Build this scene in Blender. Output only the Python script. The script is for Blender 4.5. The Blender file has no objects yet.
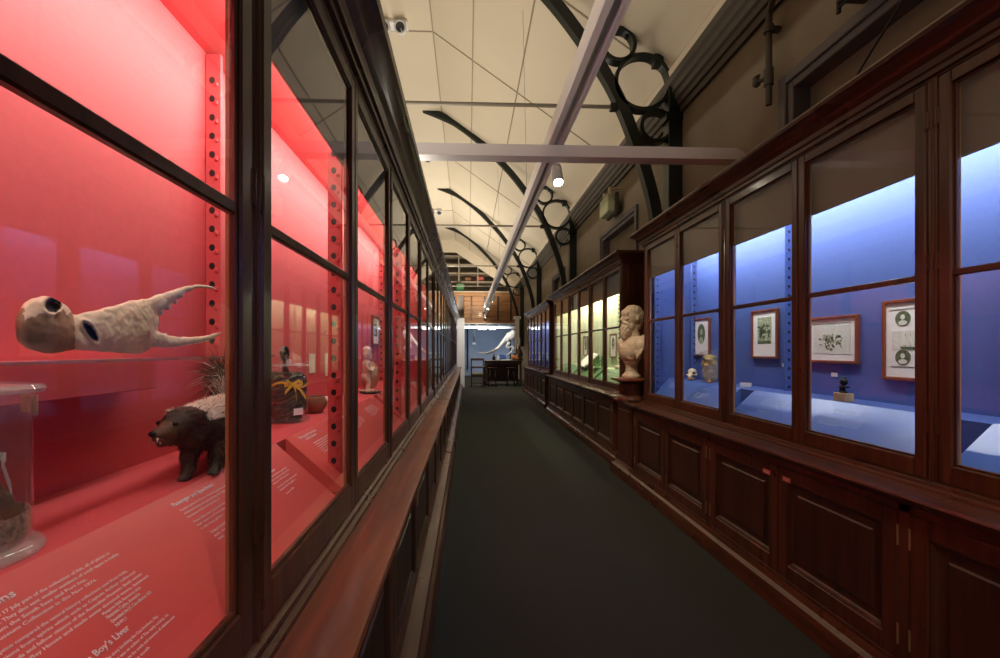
import bpy, bmesh, math, random
from mathutils import Vector, Matrix, noise
PI = math.pi
R = random.Random(7)
sc = bpy.context.scene
COL = sc.collection

# ------------------------------------------------------------------ camera
F, PX, PY, VPX, CAMZ = 440.0, 484.0, 350.0, 468.0, 1.25
TH = math.atan((PX - VPX) / F)
cam = bpy.data.cameras.new('camera'); camo = bpy.data.objects.new('camera', cam); COL.objects.link(camo)
cam.sensor_width = 36; cam.sensor_fit = 'HORIZONTAL'; cam.lens = F / 1000 * 36
cam.shift_x = (500 - PX) / 1000; cam.shift_y = (PY - 329) / 1000
cam.clip_start = 0.02; cam.clip_end = 100
camo.location = (0, 0, CAMZ); camo.rotation_euler = (PI / 2, 0, -TH)
sc.camera = camo
vs = sc.view_settings
sc.display_settings.display_device = 'sRGB'
vs.view_transform = 'Standard'; vs.look = 'None'; vs.gamma = 1; vs.use_curve_mapping = False
vs.exposure = 0.0

def yat(px, X):                       # depth (world Y) of picture column px on the plane x = X
    d = F * X / math.cos(TH) / (px - VPX)
    return (d - X * math.sin(TH)) / math.cos(TH)

# ------------------------------------------------------------------ materials
def newmat(name):
    m = bpy.data.materials.new(name); m.use_nodes = True
    nt = m.node_tree; b = nt.nodes['Principled BSDF']
    return m, nt, b
def simple(name, col, rough=0.5, metal=0.0, var=0.0, scale=8.0, bump=0.0, coat=0.0, emit=None, es=0.0, spec=None, sub=0.0):
    m, nt, b = newmat(name)
    b.inputs['Base Color'].default_value = (*col, 1); b.inputs['Roughness'].default_value = rough
    b.inputs['Metallic'].default_value = metal; b.inputs['Coat Weight'].default_value = coat
    if spec is not None: b.inputs['Specular IOR Level'].default_value = spec
    if emit: b.inputs['Emission Color'].default_value = (*emit, 1); b.inputs['Emission Strength'].default_value = es
    if var or bump:
        tc = nt.nodes.new('ShaderNodeTexCoord'); nz = nt.nodes.new('ShaderNodeTexNoise')
        nz.inputs['Scale'].default_value = scale; nz.inputs['Detail'].default_value = 6
        nt.links.new(tc.outputs['Object'], nz.inputs['Vector'])
        if var:
            rp = nt.nodes.new('ShaderNodeValToRGB')
            rp.color_ramp.elements[0].position = .3; rp.color_ramp.elements[1].position = .7
            rp.color_ramp.elements[0].color = (*[c * (1 - var) for c in col], 1)
            rp.color_ramp.elements[1].color = (*[min(1, c * (1 + var)) for c in col], 1)
            nt.links.new(nz.outputs['Fac'], rp.inputs['Fac']); nt.links.new(rp.outputs['Color'], b.inputs['Base Color'])
        if bump:
            bp = nt.nodes.new('ShaderNodeBump'); bp.inputs['Strength'].default_value = bump; bp.inputs['Distance'].default_value = .01
            nt.links.new(nz.outputs['Fac'], bp.inputs['Height']); nt.links.new(bp.outputs['Normal'], b.inputs['Normal'])
    return m
def wood(name, c1, c2, axis='z', rough=.3, coat=.15, scale=1.0):
    m, nt, b = newmat(name)
    tc = nt.nodes.new('ShaderNodeTexCoord'); mp = nt.nodes.new('ShaderNodeMapping')
    s = [28 * scale] * 3; s['xyz'.index(axis)] = 1.6 * scale
    mp.inputs['Scale'].default_value = s
    nz = nt.nodes.new('ShaderNodeTexNoise'); nz.inputs['Scale'].default_value = 1.0; nz.inputs['Detail'].default_value = 8; nz.inputs['Distortion'].default_value = .6
    rp = nt.nodes.new('ShaderNodeValToRGB')
    rp.color_ramp.elements[0].position = .32; rp.color_ramp.elements[1].position = .7
    rp.color_ramp.elements[0].color = (*c1, 1); rp.color_ramp.elements[1].color = (*c2, 1)
    n2 = nt.nodes.new('ShaderNodeTexNoise'); n2.inputs['Scale'].default_value = 3.0; n2.inputs['Detail'].default_value = 4
    mr = nt.nodes.new('ShaderNodeMapRange'); mr.inputs['To Min'].default_value = max(.05, rough - .09); mr.inputs['To Max'].default_value = rough + .12
    L = nt.links.new
    L(tc.outputs['Object'], mp.inputs['Vector']); L(mp.outputs['Vector'], nz.inputs['Vector']); L(nz.outputs['Fac'], rp.inputs['Fac'])
    L(rp.outputs['Color'], b.inputs['Base Color']); L(tc.outputs['Object'], n2.inputs['Vector']); L(n2.outputs['Fac'], mr.inputs['Value']); L(mr.outputs['Result'], b.inputs['Roughness'])
    b.inputs['Coat Weight'].default_value = coat; b.inputs['Coat Roughness'].default_value = .12
    return m
def glass(name, tint=(1, 1, 1), ior=1.45, mul=1.0, milk=0.0):
    m = bpy.data.materials.new(name); m.use_nodes = True; nt = m.node_tree
    for n in list(nt.nodes): nt.nodes.remove(n)
    out = nt.nodes.new('ShaderNodeOutputMaterial'); mx = nt.nodes.new('ShaderNodeMixShader')
    tr = nt.nodes.new('ShaderNodeBsdfTransparent'); tr.inputs['Color'].default_value = (*tint, 1)
    gl = nt.nodes.new('ShaderNodeBsdfGlossy'); gl.inputs['Roughness'].default_value = .012; gl.inputs['Color'].default_value = (.95, .95, .95, 1)
    lw = nt.nodes.new('ShaderNodeFresnel'); lw.inputs['IOR'].default_value = ior
    ge = nt.nodes.new('ShaderNodeNewGeometry')
    sub = nt.nodes.new('ShaderNodeMath'); sub.operation = 'SUBTRACT'; sub.inputs[0].default_value = 1
    mu = nt.nodes.new('ShaderNodeMath'); mu.operation = 'MULTIPLY'; m2 = nt.nodes.new('ShaderNodeMath'); m2.operation = 'MULTIPLY'; m2.inputs[1].default_value = mul
    L = nt.links.new
    L(ge.outputs['Backfacing'], sub.inputs[1]); L(lw.outputs['Fac'], mu.inputs[0]); L(sub.outputs['Value'], mu.inputs[1]); L(mu.outputs['Value'], m2.inputs[0])
    L(m2.outputs['Value'], mx.inputs['Fac'])
    if milk:
        df = nt.nodes.new('ShaderNodeBsdfDiffuse'); df.inputs['Color'].default_value = (.8, .78, .74, 1); m3 = nt.nodes.new('ShaderNodeMixShader'); m3.inputs['Fac'].default_value = milk
        L(tr.outputs['BSDF'], m3.inputs[1]); L(df.outputs['BSDF'], m3.inputs[2]); L(m3.outputs['Shader'], mx.inputs[1])
    else: L(tr.outputs['BSDF'], mx.inputs[1])
    L(gl.outputs['BSDF'], mx.inputs[2]); L(mx.outputs['Shader'], out.inputs['Surface'])
    return m
M = {}
M['wood_v'] = wood('mahogany upright', (.056, .0175, .0085), (.138, .047, .0215), 'z', .3)
M['wood_y'] = wood('mahogany lengthwise', (.056, .0175, .0085), (.138, .047, .0215), 'y', .28)
M['wood_raw_lit'] = wood('unvarnished wood with painted light', (.26, .11, .04), (.42, .20, .08), 'z', .5, 0)
M['wood_top'] = wood('mahogany polished top', (.11, .028, .011), (.26, .072, .027), 'y', .36, .15)
M['wood_panel'] = wood('mahogany panel', (.036, .0130, .007), (.088, .033, .017), 'z', .36)
M['wood_oak'] = wood('timber boarding', (.22, .095, .03), (.42, .19, .065), 'x', .5, .05)
M['wood_dark'] = wood('dark stained wood', (.02, .010, .006), (.05, .024, .014), 'x', .4, .1)
M['glass'] = glass('case glass', (.985, .99, .985))
M['jar_glass'] = glass('jar glass', (.95, .96, .94), 1.55, 1.0, .07)
M['acrylic'] = glass('clear acrylic', (.93, .96, .95), 1.49)
M['edge_glass'] = glass('edge glass with painted glow', (.95, .95, .95), 1.6, 1.2, .22)  # milky tint stands in for the shelf edge glow and jar rim highlight
M['lid_glass'] = glass('frosted lid glass', (.93, .95, .93), 1.5, 1.0, .3)
M['red'] = simple('red painted lining', (.62, .080, .085), .6, var=.04, scale=60, bump=.05)
M['red_panel'] = simple('red text panel', (.70, .112, .098), .36)
M['blue'] = simple('blue painted lining', (.070, .122, .37), .6, var=.04, scale=60, bump=.05)
M['blue_panel'] = simple('blue text panel', (.07, .16, .46), .32, coat=1.0)
M['blue_panel'].node_tree.nodes['Principled BSDF'].inputs['Coat IOR'].default_value = 1.9
M['blue_panel'].node_tree.nodes['Principled BSDF'].inputs['Coat Roughness'].default_value = .36
M['green'] = simple('green painted lining', (.52, .55, .36), .6, var=.04, scale=60, bump=.05)
M['green_panel'] = simple('green text panel', (.12, .26, .10), .4)
M['dimgreen'] = simple('pale lining', (.22, .26, .22), .6)
M['fascia'] = simple('grey light baffle', (.22, .19, .165), .55)
M['brass'] = simple('brass', (.72, .56, .32), .36, .9)
M['carpet'] = simple('dark green grey carpet', (.036, .038, .032), .95, var=.35, scale=380, bump=.3, spec=.2)
M['plaster'] = simple('brown plaster', (.235, .185, .13), .85, var=.10, scale=2.2, bump=.12)
M['ceiling'] = simple('cream ceiling board', (.70, .60, .45), .8, var=.025, scale=1.5)
M['seam'] = simple('ceiling seam', (.36, .29, .20), .8)
M['cream_trim'] = simple('cream trim paint', (.70, .61, .47), .7)
M['iron'] = simple('dark green iron', (.012, .016, .013), .42, .2)
M['mauve'] = simple('pinkish white painted steel', (.82, .74, .74), .4)
M['moulding'] = simple('grey brown moulding paint', (.075, .060, .045), .55)
M['window_frame'] = simple('mauve grey window paint', (.115, .10, .105), .55)
M['white'] = simple('white paint', (.75, .74, .72), .5)
M['bluewall'] = simple('pale blue grey wall', (.30, .37, .52), .8, var=.05, scale=3)
M['marble'] = simple('cream marble', (.54, .42, .285), .45, var=.10, scale=14)
M['bone'] = simple('yellowed bone', (.80, .66, .44), .5, var=.13, scale=34, bump=.35)
M['bone_dark'] = simple('brown stained bone', (.27, .165, .09), .55, var=.6, scale=22, bump=.4)
M['black'] = simple('near black', (.008, .007, .007), .5)
M['fur_dark'] = simple('dark brown fur', (.060, .036, .024), .7, var=.4, scale=40)
M['fur_white'] = simple('cream white fur', (.72, .62, .50), .7)
M['fur_tan'] = simple('tan fur', (.13, .072, .042), .7)
M['pink'] = simple('dark pink mouth', (.22, .06, .05), .4)
M['tooth'] = simple('ivory', (.7, .62, .45), .4)
M['text'] = simple('white lettering', (.92, .86, .84), .6)
M['text_blue'] = simple('pale blue lettering', (.60, .70, .88), .6)
M['paper'] = simple('white mat board', (.90, .88, .82), .7)
M['ink'] = simple('green black print', (.10, .135, .06), .7, var=.6, scale=90)
M['print'] = simple('pale green print', (.40, .46, .28), .7, var=.6, scale=70)
M['print_pale'] = simple('pale sepia print', (.74, .74, .62), .7, var=.08, scale=60)
M['frame'] = wood('red brown frame wood', (.16, .04, .018), (.28, .08, .035), 'z', .35)
M['spec'] = simple('brown wet specimen', (.16, .09, .035), .3, var=.6, scale=30, bump=.4)
M['snake'] = simple('dark snake skin', (.035, .026, .014), .25, var=.6, scale=60, bump=.3)
M['snake2'] = simple('tan snake skin', (.13, .085, .04), .3, var=.5, scale=50)
M['yellow'] = simple('yellow ribbon', (.72, .50, .06), .5)
M['yspec'] = simple('yellow preserved tissue', (.55, .36, .10), .35, var=.5, scale=22, bump=.4)
M['gspec'] = simple('grey preserved tissue', (.36, .31, .24), .35, var=.3, scale=22, bump=.4)
M['clay'] = simple('brown clay', (.30, .13, .06), .6, var=.3, scale=20)
M['tan'] = simple('tan', (.55, .38, .20), .6, var=.2, scale=30)
M['cream'] = simple('cream', (.74, .64, .50), .5, var=.1, scale=20)
M['carving'] = simple('pale carved stone', (.80, .66, .50), .5, var=.1, scale=20)
M['pier_brown'] = simple('grey brown pier paint', (.13, .10, .08), .7)
M['redsticker'] = simple('red sticker', (.62, .13, .11), .5)
M['lens'] = simple('dark lamp lens', (.05, .05, .055), .12)
M['lampglow'] = simple('lamp glow', (1, 1, 1), .4, emit=(1, .9, .72), es=60)
M['tubeglow'] = simple('cool tube glow', (1, 1, 1), .4, emit=(.82, .92, 1), es=4)
M['signgreen'] = simple('green sign', (.05, .20, .08), .4, emit=(.10, .42, .16), es=.12)
M['palegreen'] = simple('pale green box', (.46, .50, .30), .5)
M['orange'] = simple('orange', (.55, .19, .05), .5)
M['blueitem'] = simple('blue plastic', (.05, .14, .45), .4)
M['steel'] = simple('grey metal', (.30, .29, .28), .35, .7)
M['chairseat'] = simple('olive seat fabric', (.12, .12, .07), .8)
M['shelfwood'] = simple('pale shelf boards', (.42, .34, .25), .7)
M['rod'] = simple('grey brown rod paint', (.24, .20, .15), .5)
M['band'] = simple('written tan paper', (.42, .30, .20), .7, var=.6, scale=110)
M['wallsoffit'] = simple('grey cream wall', (.40, .35, .28), .8)

# ------------------------------------------------------------------ mesh building
class MB:
    def __init__(s): s.bm = bmesh.new(); s.mi = 0
    def _new(s, geom_faces):
        for f in geom_faces: f.material_index = s.mi
    def box(s, x0, x1, y0, y1, z0, z1, bev=0.0, seg=1):
        x0, x1 = sorted((x0, x1)); y0, y1 = sorted((y0, y1)); z0, z1 = sorted((z0, z1))
        vs_ = [s.bm.verts.new((x, y, z)) for x in (x0, x1) for y in (y0, y1) for z in (z0, z1)]
        q = [(0, 1, 3, 2), (4, 6, 7, 5), (0, 4, 5, 1), (2, 3, 7, 6), (0, 2, 6, 4), (1, 5, 7, 3)]
        fs = [s.bm.faces.new([vs_[i] for i in f]) for f in q]; s._new(fs)
        if bev > 0:
            es = list({e for f in fs for e in f.edges})
            r = bmesh.ops.bevel(s.bm, geom=es, offset=bev, segments=seg, profile=.5, affect='EDGES', clamp_overlap=True)
            s._new(r['faces'])
        return s
    def rings(s, rings, closed=True, caps=True, loop=False):
        vr = [[s.bm.verts.new(p) for p in r] for r in rings]
        n = len(vr[0]); fs = []
        m = len(vr)
        for i in range(m if loop else m - 1):
            a, b = vr[i], vr[(i + 1) % m]
            for j in range(n if closed else n - 1):
                k = (j + 1) % n
                fs.append(s.bm.faces.new((a[j], a[k], b[k], b[j])))
        if caps and not loop and closed:
            fs.append(s.bm.faces.new(list(reversed(vr[0])))); fs.append(s.bm.faces.new(vr[-1]))
        s._new(fs); return s
    def prism(s, pts, axis, a, b):     # 2-D outline extruded along an axis
        def mk(p, t):
            return (t, p[0], p[1]) if axis == 'x' else (p[0], t, p[1]) if axis == 'y' else (p[0], p[1], t)
        return s.rings([[mk(p, a) for p in pts], [mk(p, b) for p in pts]])
    def sweep(s, prof, path):          # profile (outward offset, z) along an open XY path; outward = left of travel
        P = [Vector((p[0], p[1])) for p in path]; rr = []
        for i, p in enumerate(P):
            t0 = (p - P[i - 1]).normalized() if i else None
            t1 = (P[i + 1] - p).normalized() if i < len(P) - 1 else None
            n0 = Vector((-t0.y, t0.x)) if t0 else None; n1 = Vector((-t1.y, t1.x)) if t1 else None
            if n0 is None: n = n1
            elif n1 is None: n = n0
            else: n = (n0 + n1) / (1 + n0.dot(n1))
            rr.append([(p.x + n.x * o, p.y + n.y * o, z) for o, z in prof])
        return s.rings(rr)
    def tube(s, pts, rad, n=8, loop=False, sq=1.0):
        P = [Vector(p) for p in pts]; rr = []; N = len(P)
        up = Vector((0, 0, 1))
        prev = None
        for i, p in enumerate(P):
            if loop: t = (P[(i + 1) % N] - P[i - 1]).normalized()
            else: t = (P[min(i + 1, N - 1)] - P[max(i - 1, 0)]).normalized()
            if prev is None:
                a = up if abs(t.z) < .9 else Vector((0, 1, 0))
                u = t.cross(a).normalized()
            else:
                u = (prev - t * prev.dot(t)).normalized()
            prev = u; v = t.cross(u)
            r = rad[i] if isinstance(rad, (list, tuple)) else rad
            rr.append([tuple(p + u * math.cos(2 * PI * k / n) * r + v * math.sin(2 * PI * k / n) * r * sq) for k in range(n)])
        return s.rings(rr, loop=loop)
    def lathe(s, prof, c=(0, 0, 0), n=24):   # prof: (r, z); closed solid if r=0 ends are avoided
        rr = [[(c[0] + r * math.cos(2 * PI * k / n), c[1] + r * math.sin(2 * PI * k / n), c[2] + z) for k in range(n)] for r, z in prof]
        return s.rings(rr)
    def ball(s, c, r, rot=None, u=16, v=10):
        r = r if isinstance(r, (tuple, list)) else (r, r, r)
        m = Matrix.Translation(c) @ (rot.to_4x4() if rot else Matrix.Identity(4)) @ Matrix.Diagonal((*r, 1))
        g = bmesh.ops.create_uvsphere(s.bm, u_segments=u, v_segments=v, radius=1, matrix=m)
        s._new({f for w in g['verts'] for f in w.link_faces}); return s
    def cyl(s, c, r, h, axis='z', n=20, r2=None):
        r2 = r if r2 is None else r2
        def pt(k, rad, t):
            a = rad * math.cos(2 * PI * k / n); b = rad * math.sin(2 * PI * k / n)
            return (c[0] + a, c[1] + b, c[2] + t) if axis == 'z' else (c[0] + t, c[1] + a, c[2] + b) if axis == 'x' else (c[0] + a, c[1] + t, c[2] + b)
        return s.rings([[pt(k, r, 0) for k in range(n)], [pt(k, r2, h) for k in range(n)]])
    def xform(s, m): bmesh.ops.transform(s.bm, matrix=m, verts=s.bm.verts); return s
    def mesh(s, name, mats, smooth=False):
        bmesh.ops.recalc_face_normals(s.bm, faces=s.bm.faces)
        me = bpy.data.meshes.new(name); s.bm.to_mesh(me); s.bm.free()
        for m in (mats if isinstance(mats, (list, tuple)) else [mats]): me.materials.append(M[m] if isinstance(m, str) else m)
        if smooth:
            for p in me.polygons: p.use_smooth = True
            if smooth == 'auto':
                bm = bmesh.new(); bm.from_mesh(me)
                for e in bm.edges:
                    if len(e.link_faces) == 2 and e.calc_face_angle(0) > .6: e.smooth = False
                bm.to_mesh(me); bm.free()
        return me
ROOT = {}
def obj(name, mb, mats, parent=None, smooth=False, loc=(0, 0, 0), rot=(0, 0, 0), world=True):
    """one mesh object; with world=True the vertices are in world space and are brought into the root's own space"""
    me = mb.mesh(name, mats, smooth) if isinstance(mb, MB) else mb
    o = bpy.data.objects.new(name, me); COL.objects.link(o)
    if parent is not None:
        o.parent = parent
        ro = ROOT.get(parent.name)
        ROOT[o.name] = ro
        if world and ro is not None and isinstance(mb, MB): me.transform(Matrix.Translation(-ro))
    o.location = loc; o.rotation_euler = rot
    return o
def setp(o, label=None, cat=None, group=None, kind=None):
    if label: o['label'] = label
    if cat: o['category'] = cat
    if group: o['group'] = group
    if kind: o['kind'] = kind
    return o
def thing(name, label, cat, loc=(0, 0, 0), rz=0, group=None, kind=None):
    o = bpy.data.objects.new(name, None); COL.objects.link(o); o.location = loc; o.rotation_euler = (0, 0, rz)
    o.empty_display_size = .05
    ROOT[o.name] = Vector(loc)
    return setp(o, label, cat, group, kind)
def struct(name, mb, mats, label=None, smooth=False):
    o = obj(name, mb, mats, None, smooth); o['kind'] = 'structure'
    if label: o['label'] = label
    return o
def copy_tree(o, parent=None):
    c = o.copy(); COL.objects.link(c)
    if parent is not None: c.parent = parent
    for ch in list(o.children): copy_tree(ch, c)
    return c
def remesh(mb, voxel, smooth=4, name='tmp'):
    """fuse overlapping closed shells into one continuous skin"""
    me = mb.mesh(name, [])
    o = bpy.data.objects.new(name, me); COL.objects.link(o)
    r = o.modifiers.new('r', 'REMESH'); r.mode = 'VOXEL'; r.voxel_size = voxel
    if smooth:
        s = o.modifiers.new('s', 'SMOOTH'); s.iterations = smooth; s.factor = .5
    dg = bpy.context.evaluated_depsgraph_get(); dg.update()
    out = bpy.data.meshes.new_from_object(o.evaluated_get(dg))
    bpy.data.objects.remove(o); bpy.data.meshes.remove(me)
    for p in out.polygons: p.use_smooth = True
    out.name = name
    return out
def mats(me, *names):
    me.materials.clear()
    for n in names: me.materials.append(M[n])
    return me
def text_mesh(lines, mat):
    """lines: (string, size, x, y) in the plane of a panel (x right, y up); returns one mesh of all the letters"""
    bm = bmesh.new()
    for st, size, x, y, width in lines:
        cu = bpy.data.curves.new('t', 'FONT'); cu.body = st; cu.size = size; cu.resolution_u = 2; cu.offset = .00022 if size > .01 else 0
        o = bpy.data.objects.new('t', cu); COL.objects.link(o)
        dg = bpy.context.evaluated_depsgraph_get(); dg.update()
        me = bpy.data.meshes.new_from_object(o.evaluated_get(dg))
        w = max([v.co.x for v in me.vertices] or [1])
        k = width / w if width else 1
        me.transform(Matrix.Translation((x, y, 0)) @ Matrix.Diagonal((k, 1, 1, 1)))
        bm.from_mesh(me)
        bpy.data.objects.remove(o); bpy.data.curves.remove(cu); bpy.data.meshes.remove(me)
    # a hair of thickness
    r = bmesh.ops.extrude_face_region(bm, geom=bm.faces[:])
    bmesh.ops.translate(bm, vec=(0, 0, .0004), verts=[v for v in r['geom'] if isinstance(v, bmesh.types.BMVert)])
    bmesh.ops.recalc_face_normals(bm, faces=bm.faces)
    me = bpy.data.meshes.new('lettering'); bm.to_mesh(me); bm.free(); me.materials.append(M[mat])
    return me
def area(name, loc, size, size_y, power, col, direction, spread=PI):
    l = bpy.data.lights.new(name, 'AREA'); l.shape = 'RECTANGLE'; l.size = size; l.size_y = size_y; l.energy = power; l.color = col; l.spread = spread
    o = bpy.data.objects.new(name, l); COL.objects.link(o); o.location = loc
    o.rotation_euler = Vector(direction).to_track_quat('-Z', 'Y').to_euler()
    return o
def area_y(name, loc, length, width, power, col, tilt, spread=PI):
    """strip light running along Y; tilt = angle of its beam from straight down, towards +X"""
    l = bpy.data.lights.new(name, 'AREA'); l.shape = 'RECTANGLE'; l.size = width; l.size_y = length; l.energy = power; l.color = col; l.spread = spread
    o = bpy.data.objects.new(name, l); COL.objects.link(o); o.location = loc
    o.rotation_euler = (0, -tilt, 0)
    return o
def spot(name, loc, target, power, col, ang, blend=.6, rad=.03):
    l = bpy.data.lights.new(name, 'SPOT'); l.energy = power; l.color = col; l.spot_size = ang; l.spot_blend = blend; l.shadow_soft_size = rad
    o = bpy.data.objects.new(name, l); COL.objects.link(o); o.location = loc
    o.rotation_euler = (Vector(target) - Vector(loc)).to_track_quat('-Z', 'Y').to_euler()
    return o

# ------------------------------------------------------------------ the hall
XR, EAVE, FOLDX, FLATZ = 2.25, 4.205, -0.54, 6.155
XL = -5.2; YB, YE = -3.0, 21.6
struct('floor', MB().box(XL - .2, XR + .2, YB - .2, YE + .2, -.12, 0), 'carpet')
c = MB()
prof = [(XR + .3, EAVE - .21), (FOLDX, FLATZ), (-2.4, FLATZ), (XL - .3, EAVE - .21)]
c.prism(prof + [(x, z + .12) for x, z in reversed(prof)], 'y', YB - .2, YE + .2)
c.mi = 1
def cz(x): return FLATZ - .70 * (x - FOLDX) if x > FOLDX else FLATZ
for x in (FOLDX, .07, .76, 1.45):     # cover strips along the hall
    c.box(x - .009, x + .009, YB, 20, cz(x) - .012, cz(x) + .03)
for y in (2.4, 4.75, 6.8, 11.1, 15.5):
    x0, x1 = FOLDX, XR
    c.prism([(x0, cz(x0) + .03), (x1, cz(x1) + .03), (x1, cz(x1) - .010), (x0, cz(x0) - .010)], 'y', y - .009, y + .009)
    c.box(-2.4, x0, y - .009, y + .009, FLATZ - .010, FLATZ + .03)
struct('ceiling', c, ['ceiling', 'seam'])
# right wall with window openings
WIN = [(1.35, 3.05), (5.75, 7.35), (10.1, 11.55)]
WZ0, WZ1 = 2.05, 3.16
w = MB(); ys = [YB - .2] + [v for p in WIN for v in p] + [YE + .2]
for i in range(0, len(ys), 2): w.box(XR, XR + .25, ys[i], ys[i + 1], 0, EAVE + .1)
for a, b in WIN: w.box(XR, XR + .25, a, b, 0, WZ0); w.box(XR, XR + .25, a, b, WZ1, EAVE + .1)
struct('wall_right', w, 'plaster')
for i, (a, b) in enumerate(WIN):
    f = MB()
    for d0, d1, u0, u1 in ((-.02, .05, -.035, .03), (.04, .10, -.015, .16)):
        f.box(XR + u0, XR + u1, a + d0, a + d1, WZ0 - .1, WZ1 - d0, .006); f.box(XR + u0, XR + u1, b - d1, b - d0, WZ0 - .1, WZ1 - d0, .006)
        f.box(XR + u0, XR + u1, a + d1 - .001, b - d1 + .001, WZ1 - d1, WZ1 - d0, .006)
    o = struct('window_%d' % (i + 1), f, 'window_frame')
    g = obj('window_blind', MB().box(XR + .11, XR + .14, a + .10, b - .10, WZ0, WZ1 - .10), 'plaster', o)
struct('wall_left', MB().box(XL - .25, XL, YB - .2, YE + .2, 0, EAVE), 'wallsoffit')
struct('wall_back', MB().box(XL - .2, XR + .2, YB - .25, YB, 0, FLATZ), 'plaster')
struct('wall_end', MB().box(XL - .2, XR + .2, YE, YE + .25, 0, FLATZ), 'bluewall')
# eave moulding on the right wall
pr = [(XR, 3.74), (XR - .03, 3.74), (XR - .035, 3.80), (XR - .055, 3.81), (XR - .06, 3.86), (XR - .085, 3.875), (XR - .09, 3.93), (XR - .115, 3.945), (XR - .12, 4.00), (XR - .15, 4.02), (XR - .155, 4.09), (XR, 4.10)]
struct('trim_1', MB().prism(pr, 'y', YB, YE), 'moulding')
struct('trim_2', MB().prism([(XR, 4.10), (XR - .13, 4.10), (XR - .15, 4.17), (XR - .10, 4.25), (XR, 4.2)], 'y', YB, YE), 'cream_trim')

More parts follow.
